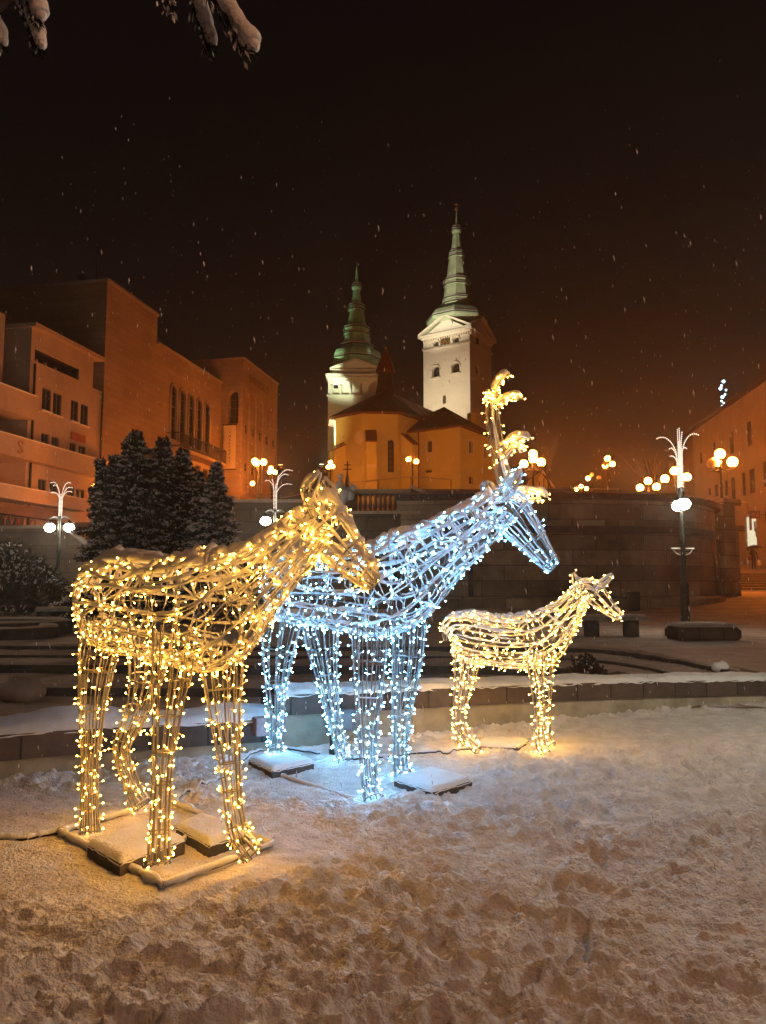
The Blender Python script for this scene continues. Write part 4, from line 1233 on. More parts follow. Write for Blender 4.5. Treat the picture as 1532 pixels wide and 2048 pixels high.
# back gables and little roofs
rr = MB(); cc = (F1.w(W1 / 2, 0, -D1 / 2)); ctr = (cc[0], cc[1])
A_ = [F1.w(0, zc, .3), F1.w(W1, zc, .3), S1.w(D1, zc, .3), F1.w(0, zc, -D1 - .3)]
mids = [F1.w(W1 / 2, zg_, .2), S1.w(D1 / 2, zg_, .2), F1.w(W1 / 2, zg_, -D1 - .2), F1.w(-.2, zg_, -D1 / 2)]
top = (ctr[0], ctr[1], zg_ + .1)
rr.add(A_ + mids + [top], [[0, 4, 8], [4, 1, 8], [1, 5, 8], [5, 2, 8], [2, 6, 8], [6, 3, 8], [3, 7, 8], [7, 0, 8]]); rr.build('gable_roof', COPPER, tw)
ck = thing('tower_clock', 'square golden clock face between the belfry openings of the white tower', 'clock', F1.w(*F1.px(890.5, 693.5), .1))
h = F1.rpx(881.5, 900, 671, 693.5); cm = MB(); F1.slab(cm, h[0][0], h[1][0], h[0][1], h[2][1], .003, .10); cm.build('face', mat('clock_face', (.10, .075, .04), .5), ck)
cm = MB(); cx_ = (h[0][0] + h[1][0]) / 2; cz = (h[0][1] + h[2][1]) / 2; rr_ = (h[1][0] - h[0][0]) * .42
cm.tube([F1.w(cx_ + rr_ * math.cos(a), cz + rr_ * math.sin(a), .12) for a in np.linspace(0, 2 * math.pi, 25)], .035, 4)
for a in np.arange(12) * math.pi / 6: cm.tube([F1.w(cx_ + rr_ * .8 * math.cos(a), cz + rr_ * .8 * math.sin(a), .12), F1.w(cx_ + rr_ * .95 * math.cos(a), cz + rr_ * .95 * math.sin(a), .12)], .03, 4)
cm.build('dial', GOLD, ck)
cm = MB(); cm.tube([F1.w(cx_ - .1, cz + .08, .15), F1.w(cx_ + .42, cz - .38, .15)], .04, 4); cm.tube([F1.w(cx_, cz, .15), F1.w(cx_ - .3, cz - .32, .15)], .05, 4); cm.build('hand', GOLD, ck)

def z2(zx, zy): return 620 + zx / 3.3025, 380 + zy / 3.3025
def spire_from(parent, axis_xy, Y, rows, colm, edge, cap_gold=True, tipw=2):
    """rows: (half width in zoom px, zoom y) bottom->top ; every jump in width is a ledge"""
    m = MB(); sc_ = Y / FPX / 3.3025
    pr = [(hw * sc_ * 1.06, zat(0, 380 + zy / 3.3025, Y)) for hw, zy in rows]
    m.lathe((axis_xy[0], axis_xy[1], 0), pr, 8, math.pi / 8 + math.radians(-33.5) + math.pi / 8 * 0)
    sp_ = m.build('spire', colm, parent)
    s = MB()
    for (hw, z) in pr:
        pass
    return sp_, pr
SP1 = [(170, 880), (200, 850), (202, 838), (192, 815), (176, 792), (140, 768), (106, 755), (97, 740), (103, 733), (101, 718), (96, 712), (98, 700), (90, 690), (80, 612), (87, 606), (87, 596), (78, 590), (79, 578), (85, 572), (84, 560), (69, 552),
       (50, 418), (56, 412), (56, 402), (50, 396), (51, 384), (48, 372), (36, 362), (24, 252), (31, 244), (32, 232), (27, 222), (30, 214), (28, 208), (7, 200), (3, 120), (1.5, 92)]
sp_, pr = spire_from(tw, ctr, 103, SP1, COPPER, None)
def ledges(parent, axis, pr, mm, snowm):
    for i in range(1, len(pr) - 1):
        r, z = pr[i]
        if r > pr[i - 1][0] and r >= pr[i + 1][0] and r > .5:
            l = MB(); l.lathe((axis[0], axis[1], z - .05), [(r - .1, 0), (r + .10, .03), (r + .10, .15), (r - .1, .2)], 8, math.pi / 8 + math.radians(-33.5))
            ol = l.build('ledge', mm, parent)
            sn = MB(); sn.lathe((axis[0], axis[1], z + .15), [(r + .06, 0), (r + .02, .09), (r - .35, .25)], 8, math.pi / 8 + math.radians(-33.5)); sn.build('ledge_snow', snowm, ol)
ledges(sp_, ctr, pr, COPPERD, SNOWD)
fm = MB(); zt = pr[-1][1]; fm.sphere((ctr[0], ctr[1], zt + .15), .28, 10, 7); fm.tube([(ctr[0], ctr[1], zt), (ctr[0], ctr[1], zt + 1.1)], .06, 5); fm.tube([(ctr[0] - .3, ctr[1], zt + .8), (ctr[0] + .3, ctr[1], zt + .8)], .05, 5); fm.build('finial', GOLD, tw)

# left tower (frontal)
Y2 = 94.0
def lx(zx, zy, Y=Y2): return P(*z2(zx, zy), Y)
xl = lx(118, 1500).x; xc = lx(299, 1300).x; xr_ = 2 * xc - xl
t2 = thing('church_tower', 'lower pale church tower with an arched gallery, behind the church on the left', 'church tower', (xc, Y2, 8), 'church towers with green stepped spires')
Ff = Facade((xl, Y2), (1, 0)); WT = xr_ - xl
zg0 = lx(0, 1360).z; zg1 = lx(0, 1262).z; zcn = lx(0, 1232).z
ah = []
for a, b in ((152, 192), (212, 259), (276, 322), (340, 386), (402, 446)):
    s0 = lx(a, 1300).x - xl; s1 = lx(b, 1300).x - xl
    ah.append(arch(s0, s1, zg0 + .25, zg1))
m_ = MB(); Ff.wall(m_, [(0, 8), (WT, 8), (WT, zcn), (0, zcn)], ah, reveal=.25); block(m_, Ff, 0, WT, 8, zcn, WT)
for h in ah: Ff.poly(m_, h, -.25)
m_.build('wall', WHITEW, t2)
tr = MB(); Ff.slab(tr, -.15, WT + .15, zg0 - .12, zg0 + .12, .003, .22); Ff.slab(tr, -.28, WT + .28, zcn + .003, zcn + .3, -WT - .28, .35); Ff.slab(tr, -.12, WT + .12, zg1 + .35, zg1 + .5, .003, .15)
for h in ah: 
    a = h[0][0]
    for xx in (h[0][0] - .17, h[1][0] + .17): tr.tube([Ff.w(xx, zg0 + .15, .12), Ff.w(xx, zg1 - .6, .12)], .13, 8)
tr.build('cornice', TRIMW, t2)
zb0 = lx(0, 1222).z; zb1 = lx(0, 1180).z; zap = lx(0, 1117).z
s0 = lx(145, 1180).x - xl; s1 = WT - s0
g2 = MB(); Ff.slab(g2, s0, s1, zcn + .31, zb1, -WT + .9, -.5); Ff.poly(g2, [(s0 - .2, zb1 + .003), (s1 + .2, zb1 + .003), (WT / 2, zap)], -.35, thick=.5)
for k in range(16):
    a = s0 + (s1 - s0) * (k + .5) / 16; Ff.slab(g2, a - .08, a + .08, zb1 - .35, zb1 - .1, -.497, -.35)
for a, b in (((s0 - .25, zb1), (WT / 2, zap + .03)), ((WT / 2, zap + .03), (s1 + .25, zb1))):
    V = [Ff.w(a[0], a[1], o) for o in (-.9, -.1)] + [Ff.w(b[0], b[1], o) for o in (-.1, -.9)]; V2 = [(x, y_, z + .2) for x, y_, z in V]
    g2.add(V + V2, [[0, 1, 2, 3], [7, 6, 5, 4], [0, 4, 5, 1], [1, 5, 6, 2], [2, 6, 7, 3], [3, 7, 4, 0]])
Ff.slab(g2, s0 - .25, s1 + .25, zb1 - .09, zb1, -.5, -.1)
g2.build('gable', TRIMW, t2)
ctr2 = (xc, Y2 + WT / 2)
SP2 = [(140, 1200), (160, 1150), (163, 1132), (160, 1100), (150, 1078), (112, 1066), (108, 1052), (112, 1044), (105, 1036), (94, 1030), (82, 968), (88, 962), (88, 950), (80, 944), (82, 930), (86, 924), (80, 914), (66, 906), (45, 802), (55, 796), (55, 786), (48, 780), (51, 772), (48, 766), (36, 758),
       (22, 664), (32, 656), (33, 644), (26, 636), (29, 630), (14, 624), (5, 530), (1.5, 498)]
sp2, pr2 = spire_from(t2, ctr2, Y2 + WT / 2, SP2, COPPER2, None)
ledges(sp2, ctr2, pr2, COPPERD, SNOWD)
fm = MB(); zt = pr2[-1][1]; fm.tube([(ctr2[0], ctr2[1], zt - .2), (ctr2[0], ctr2[1], zt + .5)], .07, 5); fm.build('finial', COPPERD, t2)

# church body: polygonal apse + lower sacristy + nave roof running back to the tower
ch = thing('church', 'ochre church with a polygonal apse and dark snow-dusted roofs, lit by the street lamps', 'church', (2, 80, 9))
ZB = 9.0
SCc = P(920, 850, 77.5)            # near corner of the sacristy
FA = Facade((SCc.x + U.x * 7.6, SCc.y + U.y * 7.6), (-U.x, -U.y)); FB = Facade((SCc.x, SCc.y), (Vv.x, Vv.y))
ze = P(921, 851, 77.5).z
wf = [FA.rpx(854, 864.5, 882, 904.5), FA.rpx(850, 863.5, 939.5, 945.5)]
ws = [FB.rpx(937.5, 945.5, 882, 907), FB.rpx(968, 974.5, 893, 917), FB.rpx(938, 946, 953, 968)]
m_ = MB(); FA.wall(m_, [(0, ZB), (7.6, ZB), (7.6, ze), (0, ze)], wf, reveal=.3); FB.wall(m_, [(0, ZB), (9, ZB), (9, ze), (0, ze)], ws, reveal=.3)
m_.build('sacristy_wall', CHURCHW, ch)
for h in wf[:1]: FA.window(ch, h, .3, (1, 1))
FA.window(ch, wf[1], .3, (0, 0))
for h in ws: FB.window(ch, h, .3, (0, 1))
fr = MB()
for f, hs in ((FA, wf[:1]), (FB, ws[:2])):
    for h in hs:
        a0, a1, z0, z1 = h[0][0], h[1][0], h[0][1], h[2][1]
        for q in ((a0 - .15, a0, z0, z1), (a1, a1 + .15, z0, z1), (a0 - .15, a1 + .15, z1 + .002, z1 + .15), (a0 - .15, a1 + .15, z0 - .15, z0 - .002)): f.slab(fr, q[0], q[1], q[2], q[3], .003, .05)
fr.build('window_surround', TRIMW, ch)
ap_ = P(883, 803, 80.5); o = .55
e0 = Vector(FA.w(-1.2, ze, o)); e1 = Vector(FA.w(7.6 + o, ze, o)); e2 = Vector(FB.w(9, ze, o)); e3 = Vector(FA.w(-1.2, ze, -9))
rg = Vector(FA.w(3.6, ap_.z, -3.9)); rg2 = Vector(FA.w(1.5, ap_.z, -6))
m_ = MB(); dz = Vector((0, 0, -.16))
m_.add([e0, e1, e2, e3, rg, rg + dz * 0] + [e0 + dz, e1 + dz, e2 + dz, e3 + dz], [[0, 1, 4], [1, 2, 4], [2, 3, 4], [3, 0, 4], [0, 6, 7, 1], [1, 7, 8, 2], [6, 9, 8, 7]])
m_.build('sacristy_roof', ROOFD, ch)
sw = MB(); sw.add([Vector(FA.w(.6, ap_.z - 2.2, -6.2)) + Vector((0, 0, 0)), rg + Vector((0, 0, .03)), Vector(FA.w(3.4, ap_.z + .5, -6.6))], [[0, 1, 2]])
# apse: 8-sided
AC = P(752, 900, 83.5); Rr = 4.9; zA = P(747, 822, 78.6).z
a0 = math.radians(-90 + 22.5 + 6)
oc = [(AC.x + Rr * math.cos(a0 + k * math.pi / 4), AC.y + Rr * math.sin(a0 + k * math.pi / 4)) for k in range(8)]
m_ = MB(); facs = []
for k in range(8):
    p, q = oc[k - 1], oc[k]
    f = Facade(p, (q[0] - p[0], q[1] - p[1])); L_ = math.dist(p, q); facs.append((f, L_))
big = None
for k, (f, L_) in enumerate(facs):
    hs = []
    if f.nrm[1] < -.2:
        h = f.rpx(775.5, 788.5, 879, 944.5, arch)
        if h[0][0] > .2 and h[1][0] < L_ - .2: hs = [h]; big = (f, h)
    f.wall(m_, [(0, ZB), (L_, ZB), (L_, zA), (0, zA)], hs, reveal=.4)
m_.build('apse_wall', CHURCHW, ch)
if big: big[0].window(ch, big[1], .4, (1, 5))
zAp = P(771, 782, 84).z; apx = P(771, 782, 84)
m_ = MB(); ro = [(AC.x + (Rr + .6) * math.cos(a0 + k * math.pi / 4), AC.y + (Rr + .6) * math.sin(a0 + k * math.pi / 4)) for k in range(8)]
m_.lathe((0, 0, 0), [(0.001, 0)], 3) if False else None
V = [(x, y_, zA - .05) for x, y_ in ro] + [(x, y_, zA - .22) for x, y_ in ro] + [(apx.x, AC.y, zAp)]
m_.add(V, [[k, (k + 1) % 8, 16] for k in range(8)] + [[8 + k, 8 + (k + 1) % 8, (k + 1) % 8, k] for k in range(8)] + [[8 + k for k in range(8)][::-1]])
m_.build('apse_roof', ROOFD, ch)
# gutter lines
gt = MB()
for k in range(8):
    gt.tube([(ro[k - 1][0], ro[k - 1][1], zA - .14), (ro[k][0], ro[k][1], zA - .14)], .09, 6)
gt.tube([e0 + dz, e1 + dz, e2 + dz], .09, 6)
dp = FA.px(838, 900)[0]; gt.tube([FA.w(dp, ze - .1, .1), FA.w(dp, ZB, .1)], .08, 6)
gt.build('gutter', ROOFR, ch)
# nave roof from apse apex back towards the tower, floodlit snow on it
m_ = MB(); n0 = Vector((apx.x + .3, AC.y + .5, zAp - .1)); n1_ = P(846, 812, 96); n1_ = Vector((n1_.x + 2, 97, zAp + .4))
lo = 3.4; side = Vector((.8, -.3, 0)).normalized() * 4.5
m_.add([n0, n1_, n1_ + side + Vector((0, 0, -lo)), n0 + side + Vector((0, 0, -lo)), n1_ - side + Vector((0, 0, -lo)), n0 - side + Vector((0, 0, -lo))], [[0, 3, 2, 1], [0, 1, 4, 5], [0, 5, 3], [1, 2, 4]])
m_.build('nave_roof', mat('snowy_roof', (.6, .55, .5), .8, col2=(.16, .10, .08), vscale=.9), ch)
nw = MB()
q = [n0 + side * .9, n1_ + side * .9, n1_ - side * .9, n0 - side * .9]; nw.prism([(p.x, p.y) for p in q], ZB, zAp - lo + .1); nw.build('nave_wall', CHURCHW, ch)
# buttresses with sloped caps
bt = MB(); bc = MB()
def buttress(xc_, Yb, yt, ysl, w=1.25, dep=2.0, rz=0.0):
    p = P(xc_, ysl, Yb); zt = P(xc_, yt, Yb + dep).z
    co, si = math.cos(rz), math.sin(rz)
    def T(x, y_): return (p.x + x * co - y_ * si, p.y + x * si + y_ * co)
    a, b, c_, d = T(-w / 2, 0), T(w / 2, 0), T(w / 2, dep), T(-w / 2, dep)
    bt.add([(*a, ZB), (*b, ZB), (*c_, ZB), (*d, ZB), (*a, p.z), (*b, p.z), (*c_, zt), (*d, zt)], [[0, 1, 5, 4], [1, 2, 6, 5], [3, 0, 4, 7], [2, 3, 7, 6]])
    a, b, c_, d = T(-w / 2 - .08, -.12), T(w / 2 + .08, -.12), T(w / 2 + .08, dep), T(-w / 2 - .08, dep)
    bc.add([(*a, p.z - .03), (*b, p.z - .03), (*c_, zt + .05), (*d, zt + .05), (*a, p.z + .10), (*b, p.z + .10), (*c_, zt + .18), (*d, zt + .18)], [[0, 1, 5, 4], [4, 5, 6, 7], [1, 2, 6, 5], [3, 0, 4, 7]])
buttress(743, 77.3, 858, 884, 1.0, 2.0, .05)
buttress(676, 80.6, 864, 893, 1.0, 3.0, -1.0)
buttress(664, 80.0, 893, 903, 1.0, 1.5, -1.0)
buttress(830, 78.6, 872, 890, .9, 1.6, .75)
bt.build('buttress', CHURCHW, ch); bc.build('buttress_cap', mat('tile_cap', (.26, .15, .09), .8, var=.3, vscale=4), ch)
bb = MB(); q = P(743, 932, 77.25); bb.box((q.x, q.y - .03, q.z), (1.0, .1, .3), .05); bb.build('buttress_band', TRIMW, ch)
# round blind niche
for f, L_ in facs:
    s_, z_ = f.px(718.5, 875)
    if f.nrm[1] < -.2 and .5 < s_ < L_ - .3 and math.dist(f.w(s_, z_)[:2], (AC.x, AC.y)) < Rr + .1:
        nm = MB(); nm.tube([f.w(s_ + .66 * math.cos(a), z_ + .66 * math.sin(a), .0) for a in np.linspace(0, 2 * math.pi, 29)], .06, 6)
        V = [f.w(s_ + .62 * math.cos(a), z_ + .62 * math.sin(a), .01) for a in np.linspace(0, 2 * math.pi, 25)[:-1]]
        nm.add(V, [list(range(24))]); nm.build('round_window', TRIMW, ch)
        break
# ridge lantern
lm = MB(); lc = Vector((apx.x, AC.y, zAp)); k_ = AC.y / FPX
def lz(zy): return zat(771, 380 + zy / 3.3025, AC.y)
lm.lathe((lc.x, lc.y, 0), [(1.15, lz(1345)), (.92, lz(1290)), (.86, lz(1212))], 8, .2); lm.build('lantern_drum', mat('lantern_wood', (.05, .035, .03), .7), ch)
lm = MB(); lm.lathe((lc.x, lc.y, 0), [(.9, lz(1212)), (1.12, lz(1207)), (1.08, lz(1195)), (.82, lz(1150)), (.42, lz(1095)), (.14, lz(1065)), (.05, lz(1050))], 8, .2); lm.build('lantern_roof', ROOFR, ch)
lm = MB(); lm.sphere((lc.x, lc.y, lz(1045)), .16, 8, 6); lm.build('finial', GOLD, ch)
# chimney by the sacristy
cmn = MB(); q = P(943, 835, 86); cmn.box((q.x, q.y, q.z - 1.2), (.7, .7, 3.4), .5); cmn.build('chimney', CHURCHW, ch)

# floodlights that light the two towers (their fittings stand on the nave roof and in the churchyard)
def floodlight(label, pos, target, energy, angle, colr, r=.25):
    t = thing('floodlight', label, 'floodlight', pos, 'floodlights aimed at the towers')
    m = MB(); m.box((pos[0], pos[1], pos[2] + .1), (.5, .25, .4), bev=.04); m.build('housing', IRON, t)
    m = MB(); m.box((pos[0], pos[1], pos[2] + .32), (.4, .3, .03)); m.build('lens', emis('flood_lens', colr, 6), t)
    ld = bpy.data.lights.new('floodlight_lamp', 'SPOT'); ld.energy = energy; ld.spot_size = angle; ld.spot_blend = .9; ld.color = colr; ld.shadow_soft_size = r
    l = bpy.data.objects.new('floodlight_lamp', ld); COL.objects.link(l); l.parent = t
    l.location = (0, 0, .5); d = Vector(target) - Vector(pos); l.rotation_euler = d.to_track_quat('-Z', 'Y').to_euler()
fc = (1.0, .80, .53)
q = F1.w(3.4, 0, 9.0); floodlight('floodlight on the church roof in front of the white tower', (q[0], q[1], zAp + .7), F1.w(3.4, 27, 0), 4700, 1.9, fc)
q = F1.w(1.5, 0, 22.0); floodlight('floodlight high on the church roof aimed at the spire of the white tower', (q[0], q[1], zAp + .6), (ctr[0], ctr[1], 44), 54000, .6, (1, .85, .60))
q = (xc - 6.5, Y2 - 20); floodlight('floodlight in the churchyard left of the apse aimed at the gallery tower', (q[0], q[1], 13), (xc, Y2, 27), 3900, 1.0, (1, .60, .22))
q = (xc - 3, Y2 - 14); floodlight('floodlight beside it aimed at the bright green spire', (q[0], q[1], 14), (xc, Y2 + 3, 37), 56000, .7, (.85, 1.0, .65))
# ================================================================== BASTION, TERRACES
BT = [(.6, 33.4), (4, 33.0), (8, 32.8), (11, 33.0), (13.0, 33.8), (14.8, 35.2), (16.2, 37.2), (16.9, 39.2), (17.2, 41.5)]
ba = thing('bastion_wall', 'big dark rounded retaining wall of stone blocks under the row of orange globe lamps', 'retaining wall', (10, 34, .5))
bp_ = resample(smoothp(BT), .35)
zbt = P(1232, 986, 33).z
def sw(name, prof, mm, auto=True):
    m = MB(); sweep(m, bp_, prof); return m.build(name, mm, ba, autouv=auto)
sw('plinth', [(-.32, 0), (-.32, 1.05), (-.2, 1.15), (.6, 1.15), (.6, 0)], WALLK)
sw('wall_face', [(0, 1.152), (0, zbt - 1.75), (.6, zbt - 1.75), (.6, 1.152)], WALLK)
sw('string_course', [(-.22, zbt - 1.74), (-.26, zbt - 1.45), (.6, zbt - 1.45), (.6, zbt - 1.74)], CONCD)
sw('parapet', [(.02, zbt - 1.448), (.02, zbt - .3), (.6, zbt - .3), (.6, zbt - 1.448)], WALLK)
sw('coping', [(-.25, zbt - .298), (-.25, zbt - .05), (.7, zbt - .05), (.7, zbt - .298)], CONCD)
m_ = MB(); snow_strip(m_, smoothp(BT), -.24, .68, lambda p: zbt - .05, .09, 50, step=.18); m_.build('snow_cover', SNOWF, ba, smooth=True)
pm = MB()
for (x, y_, w, zt) in ((17.35, 39.3, .9, P(1478, 1012, 39.3).z), (17.85, 40.2, 1.0, P(1487, 1064, 40).z)):
    pm.box((x, y_, zt / 2), (w, w, zt), .5); pm.box((x, y_, zt + .15), (w + .45, w + .45, .32), .5)
pm.build('end_pier', WALLK, ba, autouv=True)
pl_ = MB(); pl_.box((P(1183, 1050, 32.7).x, 32.78, P(1183, 1050, 32.7).z), (1.15, .06, .42)); pl_.build('plaque', mat('plaque_stone', (.42, .36, .28), .8), ba)
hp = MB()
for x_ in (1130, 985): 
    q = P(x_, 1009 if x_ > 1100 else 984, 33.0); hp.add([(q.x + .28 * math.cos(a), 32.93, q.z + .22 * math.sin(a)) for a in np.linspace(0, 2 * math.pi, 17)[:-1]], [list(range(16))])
hp.build('drain_hole', emis('painted_hole_glow', (1, .30, .05), .35), ba)  # flat discs, no lamp behind: the orange glow is put into their colour

# terrace fill behind the bastion, rising to the churchyard
def zt_(x, y): return zbt - 1.0 + (ZB + 1.2 - zbt) * sstep(44, 74, y)
gx, gy = np.meshgrid(np.linspace(-16, 26, 60), np.linspace(36.2, 125, 90))
keep = zt_(gx, gy) + .08 * (fbm(gx * .5, gy * .5, 8, 3) - .5)
keep = np.where(gx > 15.6 + np.maximum(0, (gy - 40)) * .10, 2.0 * 0 + .3, keep)
m_ = MB(); m_.grid(gx, gy, keep); struct(m_.build('upper_terrace', SNOWF, smooth=True))
# mid terraces with stair on the left of the bastion
tw_ = thing('terrace_wall', 'dark stepped terrace walls between the theatre and the round bastion, with a balustrade on top', 'retaining wall', (-4, 36, .4))
m_ = MB(); zu = P(760, 979, 35.5).z; zmid = P(780, 1027, 33.2).z
m_.prism([(-2.3, 35.5), (8.8, 35.5), (8.8, 36.3), (-2.3, 36.3)], 0, zu - 1.1)
m_.prism([(-2.2, 33.4), (2.6, 33.4), (2.6, 35.4), (-2.2, 35.4)], 0, zmid)
m_.prism([(-5.5, 32.4), (.5, 32.4), (.5, 33.38), (-5.5, 33.38)], 0, P(700, 1092, 32.4).z)
m_.prism([(-12.5, 36.0), (-2.32, 36.0), (-2.32, 36.8), (-12.5, 36.8)], 0, P(600, 1005, 36).z)
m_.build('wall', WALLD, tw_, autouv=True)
m_ = MB(); m_.prism([(-2.4, 35.35), (8.9, 35.35), (8.9, 36.4), (-2.4, 36.4)], zu - .2, zu); m_.prism([(-2.3, 33.3), (2.7, 33.3), (2.7, 33.7), (-2.3, 33.7)], zmid + .002, zmid + .12)
zc_ = P(600, 1005, 36).z; m_.prism([(-12.6, 35.85), (-2.42, 35.85), (-2.42, 36.9), (-12.6, 36.9)], zc_ + .002, zc_ + .14)
m_.build('coping', mat('coping_stone', (.45, .36, .27), .8, var=.3, vscale=3), tw_)
m_ = MB()
for x0, x1 in ((-2.3, -1.2), (1.0, 1.7), (4.2, 4.9), (8.0, 8.8)): m_.prism([(x0, 35.55), (x1, 35.55), (x1, 36.2), (x0, 36.2)], zu - 1.1 + .002, zu - .2)
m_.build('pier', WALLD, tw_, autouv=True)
m_ = MB()
for k in range(9):
    x = -1.05 + k * .23; m_.lathe((x, 35.85, zu - 1.1), [(.09, 0), (.09, .08), (.045, .14), (.10, .38), (.05, .72), (.085, .8), (.085, .9)], 8)
m_.build('balusters', mat('baluster_stone', (.24, .20, .16), .8), tw_, smooth=True); 
m_ = MB(); q0 = P(822, 976, 35.0); q1 = P(945, 1036, 32.9)
m_.add([(q0.x, 35.0, 0), (q1.x, 32.9, 0), (q1.x, 33.3, 0), (q0.x, 35.3, 0), (q0.x, 35.0, q0.z), (q1.x, 32.9, q1.z), (q1.x, 33.3, q1.z), (q0.x, 35.3, q0.z)], [[0, 1, 5, 4], [4, 5, 6, 7], [1, 2, 6, 5], [3, 0, 4, 7]])
m_.build('stair_flank', WALLD, tw_, autouv=True)
m_ = MB(); m_.tube([(q0.x, 35.1, q0.z + .08), (q1.x, 33.0, q1.z + .08)], .1, 6); m_.build('stair_coping', mat('snowy_coping', (.55, .45, .36), .8), tw_)
# lit lower wall with a doorway right of the small spruce
lw = thing('retaining_wall', 'orange-lit plain wall with a lamplit lower bay, right of the small spruce', 'retaining wall', (-7, 38, .4))
m_ = MB(); zq = P(510, 990, 38.5).z
m_.prism([(-14, 38.5), (-4.4, 38.5), (-4.4, 39.3), (-14, 39.3)], 0, zq - .5); m_.prism([(-14, 38.4), (-5.2, 38.4), (-5.2, 39.4), (-14, 39.4)], zq - .495, zq - .3)
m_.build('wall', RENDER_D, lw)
m_ = MB()
for (xa, xb, yt, yb) in ((455, 560, 1040, 1068),): 
    a = P(xa, yt, 37.0); b = P(xb, yb, 37.0); m_.prism([(a.x, 37.0), (b.x, 37.0), (b.x, 38.48), (a.x, 38.48)], b.z, a.z)
m_.build('canopy', CONCD, lw)
for (x_, Yv) in ((472, 38.45), (536, 38.45)):
    pass
ml = MB(); a = P(473, 1076, 38.4); ml.sphere((a.x, 38.15, a.z), .12, 8, 6); tl = thing('bulkhead_lamp', 'small lamp lighting the bay under the dark canopy, right of the small spruce', 'lamp', (a.x, 38.15, a.z - .12))
ml.build('globe', emis('bay_light', (1, .42, .08), 90), tl)

# railings
def railing(label, pts, h, gap, r=.02, posts=True):
    t = thing('railing', label, 'railing', tuple(pts[0]), 'thin metal railings on the terraces')
    m = MB(); P_ = [Vector(p) for p in pts]
    m.tube([p + Vector((0, 0, h)) for p in P_], r * 1.3, 5); m.build('top_rail', mat('rail_snowy', (.5, .42, .36), .6), t)
    m = MB()
    for a, b in zip(P_[:-1], P_[1:]):
        n = max(1, int((b - a).length / gap))
        for k in range(n + 1):
            q = a.lerp(b, k / n); m.tube([q, q + Vector((0, 0, h))], r, 4)
    m.build('posts', IRON, t)
def rz_(px, py, Y, h): 
    v = P(px, py, Y); return (v.x, v.y, v.z - h)
railing('thin railing along the top of the round bastion, under the orange lamps', [rz_(1040, 977, 34.2, .9), rz_(1240, 978, 34.3, .9)], .9, 1.8)
railing('railing along the churchyard edge, in front of the ochre apse', [rz_(690, 974, 40, .7), rz_(822, 961, 40, .7), rz_(902, 955, 40, 1.0)], .9, 1.4)
railing('railing below the theatre, behind the middle white lamp', [rz_(455, 992, 44, .9), rz_(545, 992, 44, .9)], .9, 1.6)
railing('railing on the ramp between the middle white lamp and the church', [rz_(560, 1004, 39, .5), rz_(625, 988, 40, .6), rz_(700, 975, 40, .7)], .7, 1.5)
railing('railing in front of the orange-lit building on the right', [rz_(1446, 1001, 44, .8), rz_(1496, 1005, 43, .8)], .8, 1.2)

# monument with a double cross
mo = thing('monument', 'small dark monument with white figures and a double cross on the balustrade', 'monument', P(688, 992, 35.4))
q = P(688, 992, 35.4); m_ = MB(); m_.lathe((q.x + .15, q.y, q.z), [(.2, 0), (.15, .4), (.09, .7), (.05, .95), (.02, 1.15)], 6); m_.build('spike', mat('monument_dark', (.04, .035, .035), .5), mo)
m_ = MB(); x, z = q.x + .15, q.z + 1.0; m_.tube([(x, q.y, z - .1), (x, q.y, z + .62)], .03, 4); m_.tube([(x - .14, q.y, z + .45), (x + .14, q.y, z + .45)], .025, 4); m_.tube([(x - .2, q.y, z + .25), (x + .2, q.y, z + .25)], .025, 4); m_.build('double_cross', IRON, mo)
m_ = MB()
for dx, dz_, r in ((-.25, .1, .3), (-.2, .55, .2), (-.14, .9, .14), (.3, .1, .26), (.42, .35, .16), (.05, .05, .34)):
    lump(m_, (q.x + dx, q.y - .2, q.z + dz_), r, int(dx * 50) + 20, (1, .9, 1.1))
m_.build('figures', mat('pale_stone', (.55, .55, .56), .8), mo, smooth=True)

# ================================================================== STAIRS AND UPPER STREET ON THE RIGHT
sx0, sx1 = 17.5, 32
st_ = MB(); y0 = P(1510, 1170, 47).y; z = 1.15; yy = 46.0
stz = []
for k in range(9):
    zk = .98 + .17 * (k + 1); st_.add([(sx0, yy, zk - .17), (sx1, yy, zk - .17), (sx1, yy, zk), (sx0, yy, zk), (sx0, yy + 1.0, zk), (sx1, yy + 1.0, zk)], [[0, 1, 2, 3]], 1); st_.add([(sx0, yy + .05, zk + .01), (sx1, yy + .05, zk + .01), (sx0, yy + 1.0, zk + .03), (sx1, yy + 1.0, zk + .03)], [[0, 1, 3, 2]], 0)
    yy += 1.0
struct(st_.build('street_steps', [SNOWF, CONCD]))
zs_top = .98 + .17 * 9
m_ = MB(); gx, gy = np.meshgrid(np.linspace(sx0, 45, 30), np.linspace(yy - .05, 140, 60)); gzz = zs_top + .015 + (gy - yy) * .075 + .05 * (fbm(gx * .7, gy * .5, 4, 3) - .5)
m_.grid(gx, gy, gzz); struct(m_.build('street', SNOWF, smooth=True))
def zst(y_): return zs_top + .015 + (y_ - yy) * .075

